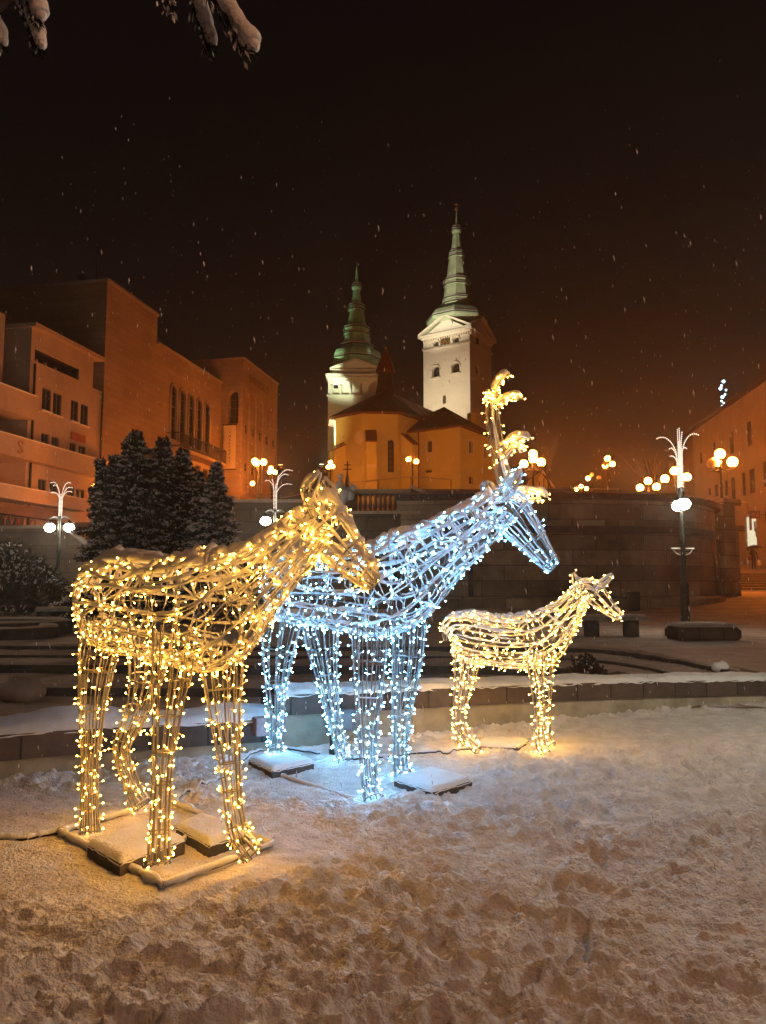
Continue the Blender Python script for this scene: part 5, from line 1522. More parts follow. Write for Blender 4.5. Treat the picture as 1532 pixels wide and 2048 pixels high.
# ================================================================== PERSON WITH AN UMBRELLA
def skin_body(name, verts, edges, radii, parent, mm, sub=2):
    me = bpy.data.meshes.new(name); me.from_pydata([tuple(Vector(v)) for v in verts], edges, [])
    o = bpy.data.objects.new(name, me); COL.objects.link(o); o.parent = parent
    sk = o.modifiers.new('skin', 'SKIN'); 
    if not me.skin_vertices: me.skin_vertices.new()
    for i, r in enumerate(radii): me.skin_vertices[0].data[i].radius = (r, r * .85)
    me.skin_vertices[0].data[0].use_root = True
    ss = o.modifiers.new('sub', 'SUBSURF'); ss.levels = sub; ss.render_levels = sub
    me.materials.append(mm); return o
Yp = 59.5; pf = P(1508, 1125, Yp); zf = zst(Yp); sc_p = 1.0
pf = Vector((pf.x, Yp, zf))
pe = thing('person', 'person in a dark jacket and trousers walking under an umbrella by the lit shop window', 'person', tuple(pf))
DK = mat('dark_clothes', (.035, .022, .022), .8); SK = mat('skin', (.45, .26, .18), .6)
vb = [(0, 0, .95), (0, 0, 1.12), (0, .01, 1.32), (0, 0, 1.46), (0, -.01, 1.55), (0, -.02, 1.64), (0, -.02, 1.72),
      (-.10, 0, .88), (-.12, -.05, .5), (-.13, .04, .09), (-.13, -.12, .04), (.10, 0, .88), (.11, .05, .5), (.12, .12, .09), (.12, -.02, .04),
      (-.19, 0, 1.42), (-.27, .02, 1.16), (-.20, -.16, 1.26), (-.12, -.2, 1.36), (.19, 0, 1.42), (.26, .02, 1.14), (.28, -.03, .88), (.28, -.05, .78)]
eb_ = [(0, 1), (1, 2), (2, 3), (3, 4), (4, 5), (5, 6), (0, 7), (7, 8), (8, 9), (9, 10), (0, 11), (11, 12), (12, 13), (13, 14), (3, 15), (15, 16), (16, 17), (17, 18), (3, 19), (19, 20), (20, 21), (21, 22)]
rb_ = [.17, .16, .18, .12, .06, .095, .08, .10, .075, .05, .04, .10, .075, .05, .04, .075, .055, .045, .04, .075, .055, .045, .04]
skin_body('body', vb, eb_, rb_, pe, DK)
hm = MB(); hm.sphere(tuple(pf + Vector((0, -.03, 1.64))), .11, 10, 8, 0, (1, 1, 1.2)); hm.build('face', SK, pe, smooth=True)
um = thing('umbrella', 'dark open umbrella held over the walking person', 'umbrella', tuple(pf + Vector((-.12, -.2, 1.3))))
m_ = MB(); m_.lathe((pf.x + .02, pf.y - .1, pf.z), [(.60, 1.66), (.50, 1.76), (.28, 1.85), (.03, 1.90)], 8, 0, sx=1.05); m_.build('canopy', mat('umbrella_cloth', (.03, .02, .025), .7), um)
m_ = MB(); m_.tube([tuple(pf + Vector((-.12, -.2, 1.25))), tuple(pf + Vector((.02, -.1, 1.95)))], .012, 6); m_.build('shaft', IRON, um)
for dx, lab, colr, sz in ((.40, 'white carrier bag in the walking person\'s hand', (.6, .55, .5), .5), (-.36, 'dark red bag hanging at the walking person\'s other side', (.16, .03, .03), .45)):
    zz = .32 if dx > 0 else .72
    b_ = MB(); b_.box(tuple(pf + Vector((dx * .95, -.05, zz + sz * .4))), (.32, .12, sz * .75), .2, taper=.8, bev=.04)
    bg_ = thing('carrier_bag' if dx > 0 else 'shoulder_bag', lab, 'bag', tuple(pf + Vector((dx, -.05, zz))))
    b_.build('sack', mat('bag_cloth', colr, .7), bg_, smooth=True)
    h_ = MB(); tp_ = pf + Vector((.28 if dx > 0 else -.22, -.05, .78 if dx > 0 else 1.44)); b0_ = pf + Vector((dx * .95, -.05, zz + sz * .76))
    h_.tube([b0_ + Vector((-.06, 0, -.03)), tp_, b0_ + Vector((.06, 0, -.03))], .01, 4); h_.build('handle', mat('bag_cloth', colr, .7), bg_)

# ================================================================== STREET LAMPS
def globe(mb, c, r, sz=1.0, nu=14, nv=9): mb.sphere(c, r, nu, nv, 0, (1, 1, sz))
# cast iron lamps with white globes hanging under two arms, LED ropes bursting from the top
def white_lamp(label, foot, zg_, rg_, rz, spread, rope, rz2=None):
    """foot (x,y,z); zg_: height of the globes; rope list of (dx, dz, curl) tips in the lamp's own plane"""
    t = thing('street_lamp', label, 'street lamp', foot, 'iron street lamps with white globes and light ropes')
    x, y_, z0 = foot; H = zg_ + .35 - z0
    m = MB(); m.lathe(foot, [(.15, 0), (.15, .1), (.115, .16), (.11, 1.15), (.125, 1.2), (.07, 1.3), (.06, H * .62), (.085, H * .63), (.085, H * .66), (.055, H * .68), (.05, H), (.075, H + .04), (.03, H + .12)], 12)
    m.build('pole', IRON, t, smooth=True)
    co, si = math.cos(rz), math.sin(rz)
    for sgn in (-1, 1):
        a = MB(); pts = [(x + sgn * co * u * spread, y_ + sgn * si * u * spread, zg_ + .30 + .10 * math.sin(u * math.pi)) for u in np.linspace(0.1, 1, 9)]
        a.tube(pts, .028, 6)
        a.tube([pts[-1], (pts[-1][0], pts[-1][1], zg_ + rg_ * .8)], .03, 6)
        a.lathe((pts[-1][0], pts[-1][1], zg_ + rg_ * .72), [(rg_ * .62, 0), (rg_ * .66, .03), (rg_ * .3, .09), (.03, .12)], 12)
        arm = a.build('lamp_arm', IRON, t, smooth=True)
        g_ = MB(); globe(g_, (pts[-1][0], pts[-1][1], zg_), rg_, .86); g_.build('globe', GLOBE_W, arm, smooth=True)
        sn = MB(); q = np.array(pts) + np.array([0, 0, .035]); sn.tube(q, .035, 6); sn.build('snow_crust', SNOWD, arm, smooth=True)
    if rope:
        zc = z0 + H + .1
        if rz2 is not None: co, si = math.cos(rz2), math.sin(rz2)
        for (dx, dy, h, w_) in rope:
            m = MB(); u = np.linspace(0, 1, 26)
            # rises with the stem then arcs over
            xx = dx * np.clip((u - .38) / .62, 0, 1) ** 1.35; yyv = dy * np.clip((u - .38) / .62, 0, 1) ** 1.35
            zz = h * np.sin(np.clip(u, 0, 1) * math.pi / 2 * (1.0 + .16 * (abs(dx) > .2)))
            ox, oy = .05 * np.sign(dx) + .02 * dy, .05 * np.sign(dy)
            pts = np.stack([x + (xx + ox) * co - (yyv + oy) * si, y_ + (xx + ox) * si + (yyv + oy) * co, zc + zz], 1)
            m.tube(pts, .012, 5)
            rp_ = m.build('rope_arm', TRIMW, t, smooth=True)
            b = MB(); L_ = np.concatenate([[0], np.cumsum(np.linalg.norm(np.diff(pts, axis=0), axis=1))]); nb_ = int(L_[-1] / .052)
            for k in range(nb_):
                d = L_[-1] * (k + .5) / nb_; q = np.array([np.interp(d, L_, pts[:, c_]) for c_ in range(3)])
                b.sphere(tuple(q), w_, 5, 4)
            ob = b.build('led_rope', LEDROPE, rp_, smooth=True); ob['kind'] = 'stuff'
    return t
f0 = P(1371, 1240, 20.0)
lr = P(1356, 1010, 20.0)
white_lamp('nearest white-globed street lamp, behind the stone planter on the right, its globes overlapping', (f0.x, 20.0, .42), lr.z, .17, math.radians(83), .24,
           [(-.50, .1, 1.36, .014), (.44, -.1, 1.42, .014), (-.24, .0, 1.05, .014), (.24, .1, 1.10, .014), (-.30, -.1, .82, .014), (.02, .05, 1.62, .014), (-.03, -.05, 1.55, .014), (.06, .0, 1.5, .014), (.0, .0, 1.25, .014)], rz2=.1)
tmpo = bpy.context.scene
hb = thing('flower_bracket', 'white cross bracket for hanging baskets halfway up the nearest street lamp', 'bracket', (f0.x, 20, 2.5))
zb_ = P(1362, 1097, 20).z; m_ = MB()
m_.tube([(f0.x - .30, 20, zb_), (f0.x + .30, 20, zb_)], .018, 5)
for s_ in (-1, 1): m_.tube([(f0.x + s_ * .27, 20, zb_), (f0.x + s_ * .18, 20, zb_ - .13), (f0.x + s_ * .05, 20, zb_ - .17)], .014, 5)
m_.build('arm', mat('white_bracket', (.7, .68, .62), .6), hb)
l2 = P(550, 1042, 30.0); c_ = P(549, 1100, 30.0)
white_lamp('white-globed street lamp between the small spruce and the head of the large warm deer', (c_.x, 30, .6), l2.z, .205, .1, .36,
           [(-.36, 0, 1.15, .014), (.62, 0, 1.58, .014), (.46, .05, 1.42, .014), (.62, 0, 1.02, .014), (-.10, .0, 1.2, .014), (.08, .05, 1.35, .014), (0, 0, 1.0, .014)])
l3 = P(117, 1055, 31.0); c_ = P(117, 1100, 31.0)
white_lamp('leftmost white-globed street lamp, above the snowy shrub', (c_.x, 31, .6), l3.z, .20, -.05, .40,
           [(-.40, 0, 1.40, .014), (.36, 0, 1.38, .014), (-.42, .05, 1.0, .014), (.42, 0, 1.02, .014), (-.28, .0, 1.28, .014), (.40, .05, 1.2, .014), (0, 0, .9, .014)])

# sodium lamps
def globe_lamp(label, globes, Y, rg_, zfoot, dim=(), arms=True):
    """globes: px positions measured off the photo; the lamp gets a real pole, curved arms and globes at distance Y"""
    pts = [P(a, b, Y) for a, b in globes]; cx_ = sum(p.x for p in pts) / len(pts)
    lo_ = min(p.z for p in pts)
    t = thing('globe_lamp', label, 'street lamp', (cx_, Y, zfoot), 'street lamps with orange globes')
    m = MB(); H = lo_ - .35 - zfoot
    m.lathe((cx_, Y, zfoot), [(.16, 0), (.16, .12), (.10, .25), (.075, max(.4, H * .5)), (.06, max(.5, H)), (.085, max(.55, H + .05)), (.04, max(.6, H + .3))], 8); m.build('pole', IRON, t, smooth=True)
    for k, p in enumerate(pts):
        dy = (0, .35, -.35, .1)[k % 4] if len(pts) > 1 else 0
        q = Vector((p.x, Y + dy, p.z)); base_ = Vector((cx_, Y, zfoot + max(.5, H) + .05))
        a = MB(); mid = Vector((q.x, q.y, base_.z - .05))
        a.tube([base_, base_.lerp(mid, .5) - Vector((0, 0, .12)), mid, q - Vector((0, 0, rg_ * .9))], .035, 5); a.lathe((q.x, q.y, q.z - rg_ - .05), [(.05, 0), (rg_ * .5, .06), (rg_ * .45, .1)], 8)
        arm = a.build('lamp_arm', IRON, t, smooth=True)
        g_ = MB(); globe(g_, tuple(q), rg_); g_.build('globe', GLOBE_DIM if k in dim else GLOBE_O, arm, smooth=True)
    return t
GL = [
    ('orange globe lamp right of the yellow antlers, its four globes clustered', [(1066, 908), (1050, 926), (1064, 920), (1083, 924)], 43, .23, zbt - 1, ()),
    ('distant orange globe lamp high above the middle of the bastion, one globe unlit', [(1215, 917), (1227, 927), (1208, 928), (1211, 931)], 66, .23, 9.0, (2,)),
    ('distant globe lamp with two of its three globes unlit, above the bastion', [(1176, 957), (1186, 948), (1196, 956)], 72, .21, 8.6, (1, 2)),
    ('farthest small orange globe lamp just above the bastion railing', [(1162, 973), (1154, 978), (1171, 978)], 78, .20, 8.6, ()),
    ('lower orange globe lamp left of the palm-shaped light ropes', [(1296, 962), (1284, 974), (1309, 975)], 47, .215, 6.0, ()),
    ('orange globe lamp right behind the palm-shaped light ropes', [(1349, 942), (1334, 956), (1369, 956)], 44, .23, 5.6, ()),
    ('orange globe lamp at the right end of the bastion, before the long orange-lit building', [(1440, 908), (1438, 922), (1459, 926), (1425, 926)], 40, .26, zbt - 1.0, (3,)),
    ('globe lamp standing in front of the ochre apse and sacristy', [(817, 919), (833, 922), (825, 912)], 70, .22, 9.6, (2,)),
    ('globe lamp at the left corner of the church', [(661, 925), (656, 933), (666, 934)], 74, .20, 9.6, ()),
    ('globe lamp just above the light ropes of the middle white-globed lamp', [(542, 937), (538, 943), (551, 946)], 56, .165, 6.2, ()),
    ('low globe lamp right of the small spruce', [(473, 1024), (482, 1015), (488, 1023)], 37, .13, 2.0, ()),
    ('globe lamp half hidden behind the left edge of the big conifers', [(189, 974), (178, 984), (196, 986)], 37.5, .14, 3.2, (1, 2)),
]
for lab, gl, Y, r, zf_, dm in GL: globe_lamp(lab, gl, Y, r, zf_, dim=dm)
wlp = P(505, 967, 60); t = thing('wall_lamp', 'round orange lamp fixed low on the theatre facade', 'wall lamp', tuple(wlp), None)
m_ = MB(); globe(m_, tuple(wlp), .17); m_.build('globe', GLOBE_O, t, smooth=True); m_ = MB(); m_.tube([tuple(wlp), tuple(wlp + Vector((-.6, .1, -.1)))], .04, 5); m_.build('bracket', IRON, t)
# lamps of the same kind that stand outside the picture: by the theatre, behind the camera and up the street
globe_lamp('globe lamp in front of the pale building, hidden behind the conifers', [(262, 1048), (274, 1042), (286, 1048)], 38, .24, 1.0)
globe_lamp('globe lamp in front of the stone block, hidden behind the conifers', [(330, 1048), (342, 1042), (354, 1048)], 47, .26, 1.0)
for k, (x, y_, z, r, lab) in enumerate(((3.6, -1.4, 6.3, .2, 'globe lamp outside the picture, behind the viewer on the right'), (27.6, 50, 8.0, .33, 'globe lamp up the street beyond the steps'), (-20, 30, 7, .25, 'globe lamp in front of the pale building, outside the picture'),(-9.5,58,11.0,.24,'globe lamp beside the theatre forecourt wall'),(25.4,43.5,8.4,.35,'globe lamp up the street nearer the steps'))):
    t = thing('globe_lamp', lab, 'street lamp', (x, y_, 0 if k == 0 else 1), 'street lamps with orange globes')
    m = MB(); m.lathe((x, y_, 0 if k == 0 else 1), [(.15, 0), (.1, .3), (.06, z - 1.3)], 8); m.build('pole', IRON, t, smooth=True)
    for a in (0, 2.1, 4.2):
        g_ = MB(); c_ = (x + .4 * math.cos(a), y_ + .4 * math.sin(a), z); globe(g_, c_, r); g_.build('globe', [emis('warm_globe_light', (1.0, .46, .24), 120), GLOBE_O, GLOBE_O, GLOBE_O, GLOBE_O][k], t, smooth=True)
        m = MB(); m.tube([(x, y_, z - 1.0 if k else z - 1.32), (c_[0], c_[1], z - r * .9)], .04, 5); m.build('lamp_arm', IRON, t)

for x, y_, z, lab in ((-13.5, 15.0, 4.3, 'white-globed street lamp outside the picture, left of the square'), (6.0, 6.4, 3.9, 'white-globed street lamp outside the picture, at the right end of the low wall')):
  t = thing('street_lamp', lab, 'street lamp', (x, y_, .4), 'iron street lamps with white globes and light ropes')
  m = MB(); m.lathe((x, y_, .4), [(.15, 0), (.1, .3), (.06, z - .5)], 8); m.build('pole', IRON, t, smooth=True)
  for a in (-.4, .4):
    g_ = MB(); globe(g_, (x + a, y_, z), .22 if x < 0 else .235); g_.build('globe', GLOBE_W, t, smooth=True); m = MB(); m.tube([(x, y_, z - .2), (x + a * .6, y_, z + .3), (x + a, y_, z + .2)], .03, 5); m.build('lamp_arm', IRON, t)
# blue-white star lights on a mast behind the right roof
bm_ = thing('light_mast', 'string of bluish-white lights twisting up above the roof on the right', 'light decoration', tuple(P(1444, 816, 84)))
m_ = MB(); hl = MB(); a = P(1445, 830, 84); b = P(1446, 758, 84); m_.tube([a - Vector((0, 0, 1.5)), b], .05, 5); m_.build('mast', IRON, bm_)
for k, (px, py) in enumerate(((1447, 763), (1443, 771), (1441, 777), (1452, 780), (1450, 789), (1445, 794), (1443, 802), (1447, 806), (1453, 809), (1445, 813))):
    q = P(px, py, 84); hl.sphere(tuple(q), .17 if k in (0, 5, 9, 2) else .10, 7, 5)
hl.build('lights', emis('blue_star', (.45, .8, 1.0), 9), bm_)

# gabled tent and bare trees above the bastion
tn = thing('tent', 'pale pointed tent gable glowing behind the orange lamps, right of the church', 'tent', P(1090, 985, 60))
m_ = MB(); a, b, c_ = P(1066, 985, 60), P(1118, 985, 60), P(1086, 940, 60)
m_.add([a, b, c_, a + Vector((0, 6, 0)), b + Vector((0, 6, 0)), c_ + Vector((0, 6, 0))], [[0, 1, 2], [0, 2, 5, 3], [1, 4, 5, 2]]); m_.build('canvas', mat('tent_canvas', (.7, .6, .4), .8), tn)
m_ = MB()
for x_ in (1078, 1087, 1096, 1104):
    q0 = P(x_, 985, 59.9); m_.tube([q0, P(x_ + 1, 955 + abs(x_ - 1086) * 1.0, 59.9)], .04, 4)
m_.build('pole', IRON, tn)

def bare_tree(label, foot, H, seed, r0=.12):
    t = thing('bare_tree', label, 'tree', foot, 'bare trees above the bastion')
    R = random.Random(seed); m = MB(); b = MB()
    def grow(mb, p, d, L_, r, lev):
        pts = [Vector(p)]; dd = Vector(d).normalized()
        for k in range(5):
            dd = (dd + Vector((R.uniform(-.16, .16), R.uniform(-.16, .16), R.uniform(-.05, .12)))).normalized(); pts.append(pts[-1] + dd * L_ / 5)
        mb.tube(pts, np.linspace(r, r * .45, 6), 5)
        if lev < 3:
            for k in range(4 if lev else 6):
                q = pts[R.randint(2, 5)]; nd = (dd + Vector((R.uniform(-1, 1), R.uniform(-1, 1), R.uniform(-.1, .6)))).normalized()
                grow(b, q, nd, L_ * R.uniform(.45, .65), r * .45, lev + 1)
    grow(m, foot, (0, 0, 1), H * .55, r0, 0)
    m.build('trunk', IRON, t); b.build('branches', mat('bare_bark', (.10, .06, .045), .9), t)
bare_tree('bare tree between the tent and the distant lamps', (P(1112, 985, 57).x, 57, 6.5), 7.0, 3)
bare_tree('bare tree behind the far orange lamps, above the middle of the bastion', (P(1218, 985, 72).x, 72, 8), 8.0, 8)
bare_tree('bare tree next to the palm-shaped light ropes', (P(1310, 985, 62).x, 62, 7), 8.5, 12)

# ================================================================== SQUARE FURNITURE
def planter(label, cpx, w, d, h, Y, rz=0.0):
    c = P(cpx, 1270, Y); z0 = float(zg(c.x, Y)) - .03
    t = thing('stone_planter', label, 'planter', (c.x, Y, z0), 'low stone planters')
    m = MB(); m.box((c.x, Y, z0 + h / 2), (w, d, h), rz, bev=.10); m.build('basin', BLOCK, t, autouv=True)
    m = MB(); N = 24; u, v = np.meshgrid(np.linspace(-1, 1, N), np.linspace(-1, 1, N)); ed = 1 - np.maximum(abs(u), abs(v)) ** 8
    m.grid(c.x + u * w * .47, Y + v * d * .47, z0 + h - .02 + .09 * ed * (.7 + .6 * fbm(u * 4, v * 4, 6, 3))); m.build('snow_cap', SNOWF, t, smooth=True)
    return t
planter('low cut-cornered stone planter in front of the nearest street lamp', 1404.5, 1.38, 1.0, .34, 17.3)
def bench(label, cpx, Y, L_, rz=0.0):
    c = P(cpx, 1250, Y); z0 = float(zg(c.x, Y)) - .03
    t = thing('stone_bench', label, 'bench', (c.x, Y, z0), 'stone benches on the square')
    m = MB(); m.box((c.x, Y, z0 + .45), (L_, .45, .09), rz, bev=.02); m.build('seat', CONC, t)
    for s_ in (-1, 1):
        m = MB(); m.box((c.x + s_ * L_ * .30 * math.cos(rz), Y + s_ * L_ * .3 * math.sin(rz), z0 + .2), (.30, .34, .41), rz, bev=.03); m.build('leg', CONCD, t)
    m = MB(); m.box((c.x, Y, z0 + .52), (L_ * .98, .43, .05), rz, bev=.02); m.build('snow_cap', SNOWF, t)
bench('stone bench behind the muzzle of the smallest deer', 1222, 18.3, 1.55)
bench('stone bench in front of the snowy shrub, left of the large warm deer', 130, 24.0, 1.7)
lb = P(1268, 1215, 31.0); z0 = float(zg(lb.x, 31.0)); t = thing('litter_bin', 'dark litter bin standing against the foot of the bastion', 'litter bin', (lb.x, 31.0, z0))
m_ = MB(); m_.lathe((lb.x, 31, z0), [(.20, 0), (.24, .05), (.26, .72), (.24, .74)], 12); m_.build('drum', mat('bin_dark', (.05, .05, .045), .7), t, smooth=True); m_ = MB(); m_.lathe((lb.x, 31, z0 + .745), [(.25, 0), (.24, .06), (.05, .10)], 12); m_.build('snow_cap', SNOWF, t, smooth=True)
# curved two-tier planter on the left
for lab, px, Y, r, h, z_ in (('upper curved dark planter rim at the left edge of the square', -25, 19.2, 1.75, .34, .40), ('lower curved dark planter rim at the left edge, in front of the upper one', -30, 17.6, 1.35, .30, .38)):
    c = P(px, 1230, Y); t = thing('curved_planter', lab, 'planter', (c.x, Y, z_), 'curved planters at the left of the square')
    arcp = [(c.x + r * math.cos(a), Y + .7 * r * math.sin(a)) for a in np.linspace(-math.pi, math.pi, 40)][::-1]
    m = MB(); sweep(m, arcp, [(0, z_), (0, z_ + h), (.28, z_ + h), (.28, z_)][::-1]); m.build('rim', CONCD, t)
    m = MB(); snow_strip(m, arcp, .02, .27, lambda p, zz=z_ + h: zz, .04, 60, step=.15); m.build('snow_cap', SNOWF, t, smooth=True)
    m = MB(); m.lathe((0, 0, 0), [(.01, 0)], 3) if False else None; m.add([(c.x + r * .9 * math.cos(a), Y + .63 * r * math.sin(a), z_ + h * .6) for a in np.linspace(0, 2 * math.pi, 31)[:-1]], [list(range(30))]); m.build('soil', SNOWF, t)
# dark upper retaining wall + sloping stair coping on the left
lwall = thing('retaining_wall', 'dark wall with a sloping snowy coping behind the leftmost white-globed lamp', 'retaining wall', (-14, 35.5, .4))
m_ = MB(); za = P(60, 1055, 34.5).z; zb1_ = P(186, 1096, 34.0).z; xa, xb, xc2 = P(-60, 1055, 34.5).x, P(130, 1068, 34.5).x, P(187, 1096, 34.5).x
m_.prism([(xa, 34.5), (xb, 34.5), (xb, 35.2), (xa, 35.2)], .3, za)
m_.add([(xb, 34.5, .3), (xc2, 34.3, .3), (xc2, 34.9, .3), (xb, 35.1, .3), (xb, 34.5, za), (xc2, 34.3, zb1_), (xc2, 34.9, zb1_), (xb, 35.1, za)], [[0, 1, 5, 4], [4, 5, 6, 7], [1, 2, 6, 5]])
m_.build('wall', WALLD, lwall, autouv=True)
m_ = MB(); m_.tube([(xb, 34.45, za + .05), (xc2, 34.25, zb1_ + .05)], .13, 6); m_.tube([(xa, 34.5, za + .03), (xb, 34.5, za + .03)], .08, 6); m_.build('coping', mat('snow_coping', (.30, .26, .23), .85), lwall)

# ================================================================== TREES AND SHRUBS
NEEDLE = mat('needles', (.030, .045, .030), .8, var=.5, vscale=6)
NEEDLE2 = mat('blue_needles', (.045, .065, .060), .8, var=.5, vscale=6)
BARK = mat('bark', (.06, .045, .035), .9)
TSNOW = mat('tree_snow', (.80, .81, .84), .85)
def cards(n, C, size, dirs, R, flat=.5):
    """n little pointed leaf blades: returns verts, faces (each a folded kite)"""
    V = np.zeros((n, 4, 3)); d = dirs / (np.linalg.norm(dirs, axis=1)[:, None] + 1e-9)
    rv = R.normal(0, 1, (n, 3)); w = np.cross(d, rv); w /= np.linalg.norm(w, axis=1)[:, None] + 1e-9
    L_ = size * R.uniform(.6, 1.4, (n, 1)); wd = L_ * flat * .5
    V[:, 0] = C; V[:, 1] = C + d * L_ * .5 + w * wd; V[:, 2] = C + d * L_; V[:, 3] = C + d * L_ * .5 - w * wd
    F = np.arange(n * 4).reshape(n, 4)
    return V.reshape(-1, 3), F.tolist()
def conifer(label, foot, H, Rb, seed, nd=NEEDLE, dens=1.0, snowy=.5, shape=.75, leaders=5, group='conifers on the left of the square', dr_=0.15):
    R = np.random.default_rng(seed)
    t = thing('conifer_tree', label, 'tree', foot, group)
    m = MB(); m.tube([foot, (foot[0] + .03, foot[1], foot[2] + H * .5), (foot[0], foot[1], foot[2] + H * .97)], [.035 * H * .5, .02 * H * .5, .01], 7); m.build('trunk', BARK, t)
    cr = MB(); sn = MB(); br = MB()
    Cs = []; Ds = []; Ss = []; Sd = []
    jobs = [(0, 0, 1.0, 1.0, int(34 * H * dens))]
    for q in range(leaders):
        aa = R.uniform(0, 6.28); rr0 = Rb * R.uniform(.3, .6); jobs.append((rr0 * math.cos(aa), rr0 * math.sin(aa), R.uniform(.66, .93), R.uniform(.35, .5), int(13 * H * dens)))
    for ox, oy, hs_, rs_, nb in jobs:
      for k in range(nb):
        h = (.05 if rs_ == 1.0 else .35) + (.94 if rs_ == 1.0 else .64) * ((k + R.uniform(0, 1)) / nb); z = foot[2] + H * h * hs_
        r = Rb * rs_ * (1 - h) ** shape * R.uniform(.66, 1.22) + .02
        a = k * 2.39996 + R.uniform(-.3, .3)
        lift = R.uniform(-.05, .35) + .5 * h
        n = max(3, int(r / .10))
        base_ = np.array([foot[0] + ox * h, foot[1] + oy * h, z])
        tip = base_ + np.array([math.cos(a) * r, math.sin(a) * r, r * (lift - .25)])
        u = np.linspace(.12, 1, n)
        pts = base_ + (tip - base_) * u[:, None]; pts[:, 2] += .10 * r * np.sin(u * math.pi) - .10 * r * u ** 2
        br.tube(pts, np.linspace(.018, .005, n), 4, cap=False)
        for q, uu in zip(pts, u):
            mm = int(16 * dens * (.6 + .6 * uu))
            off = R.normal(0, 1, (mm, 3)) * np.array([.10, .10, .055]) * (.6 + .5 * (1 - uu)) * min(1.3, .12 + 1.3 * r)
            Cs.append(q + off); dd = np.array([math.cos(a), math.sin(a), .15]) + R.normal(0, .65, (mm, 3)); Ds.append(dd)
            if R.random() < snowy and uu > .3:
                k2 = int(12 * (.5 + uu)); o2 = R.normal(0, 1, (k2, 3)) * np.array([.075, .075, .02]) * min(1, .15 + 1.5 * r); Ss.append(q + o2 + np.array([0, 0, .065])); Sd.append(np.array([math.cos(a), math.sin(a), 0]) + R.normal(0, .5, (k2, 3)) * np.array([1, 1, .35]))
    C = np.concatenate(Cs); V, F = cards(len(C), C, dr_, np.concatenate(Ds), R, .38); cr.add(V, F)
    cr.build('crown', nd, t); br.build('boughs', BARK, t)
    C = np.concatenate(Ss); n = len(C); V, F = cards(n, C, .12, np.concatenate(Sd), R, .55); sn.add(V, F); sn.build('snow', TSNOW, t)
    return t
def at(px, Y): 
    x = P(px, 1200, Y).x; return (x, Y, float(zg(x, Y)) - .05)
def topH(px, py, Y, f): return P(px, py, Y).z - f[2]
for lab, px, py, Y, Rb, sd, nd_, sny, shp, ld_ in (
    ('broadest dark conifer, its left side against the pale building', 262, 862, 25.5, 2.3, 1, NEEDLE, .6, .92, 10),
    ('dark conifer with the second highest tip, between the broad one and the spruce', 318, 876, 26.3, 1.8, 2, NEEDLE, .55, .92, 6),
    ('dark conifer nearest the five arched windows', 358, 898, 25.8, 1.6, 3, NEEDLE, .5, .92, 5),
    ('smaller bluish spruce with snow-dusted boughs, right of the dark conifers', 427, 928, 23.5, 1.35, 4, NEEDLE2, .95, 1.05, 0)):
    f = at(px, Y); conifer(lab, f, topH(px, py, Y, f), Rb, sd, nd_, 1.0, sny, shp, ld_)
def bush(label, c, rx, ry, rz__, n, seed, snowy, mm=NEEDLE, size=.12, name='shrub', cat='shrub', slump=0.0):
    R = np.random.default_rng(seed); t = thing(name, label, cat, c, 'snowy shrubs')
    m = MB()
    for k in range(9):
        a = R.uniform(0, 6.28); m.tube([c, (c[0] + rx * .3 * math.cos(a), c[1] + ry * .3 * math.sin(a), c[2] + rz__ * .5), (c[0] + rx * .6 * math.cos(a), c[1] + ry * .6 * math.sin(a), c[2] + rz__ * .75)], [.04, .025, .01], 5)
    m.build('stems', BARK, t)
    nc = n // 12; th = R.uniform(0, 6.283, nc); ph = np.arcsin(R.uniform(0, 1, nc)); rr = R.uniform(.55, 1.0, nc) ** .5
    lob = 1 + .25 * (vnoise(th * 2.2, ph * 3, seed) - .5) * 2
    C0 = np.stack([c[0] + rx * rr * lob * np.cos(ph) * np.cos(th), c[1] + ry * rr * lob * np.cos(ph) * np.sin(th), c[2] + rz__ * rr * lob * np.sin(ph) - slump * np.cos(th) * np.cos(ph) * rz__], 1)
    C = (C0[:, None, :] + R.normal(0, size * .5, (nc, 12, 3))).reshape(-1, 3)
    D_ = (C - np.array(c)) + R.normal(0, .5, C.shape)
    V, F = cards(len(C), C, size, D_, R, .5); m = MB(); m.add(V, F); m.build('foliage', mm, t)
    m = MB(); top_ = [q for q, r_ in zip(C0, rr) if r_ > .8 and (q[2] - c[2]) > rz__ * .45 and R.random() < snowy]
    for q in top_:
        lump(m, (q[0], q[1], q[2] + size * .35), size * R.uniform(.35, .65), int(q[0] * 100) % 97, (1, 1, .7))
    if top_: m.build('snow', TSNOW, t, smooth=True)['kind'] = 'stuff'
    return t
c = P(45, 1195, 29.3); bush('big rounded shrub with snow-tufted top at the left edge', (c.x - .1, 29.3, float(zg(c.x, 29.3))), 1.9, 1.3, 2.35, 13000, 21, .9, size=.13, slump=.20)
c = P(150, 1190, 25.0); bush('low shrub under the slope of the big rounded one', (c.x, 25, float(zg(c.x, 25))), .9, .8, .65, 2600, 22, .35, size=.10)
c = P(1180, 1315, 12.6); bush('dark withered shrub behind the chest of the smallest deer', (c.x - .05, 12.6, -.05), .32, .3, .48, 1500, 23, .15, mm=mat('withered_leaf', (.06, .04, .035), .9), size=.07)
c = P(1235, 1325, 12.4); lp = MB(); lump(lp, (c.x, 12.4, .02), .30, 7, (1.3, 1, .8)); tag(lp.build('boulder', mat('dark_boulder', (.10, .07, .06), .9, bump=.6, bscale=12, var=.4, vscale=6), smooth=True), 'dark snow-flecked boulder beside the withered shrub', 'boulder')
lp = MB(); lump(lp, (c.x + .33, 12.5, .0), .16, 9, (1.1, 1, .8)); tag(lp.build('snow_lump', SNOWF, smooth=True), 'round snow lump at the right side of the dark boulder', 'snow lump')

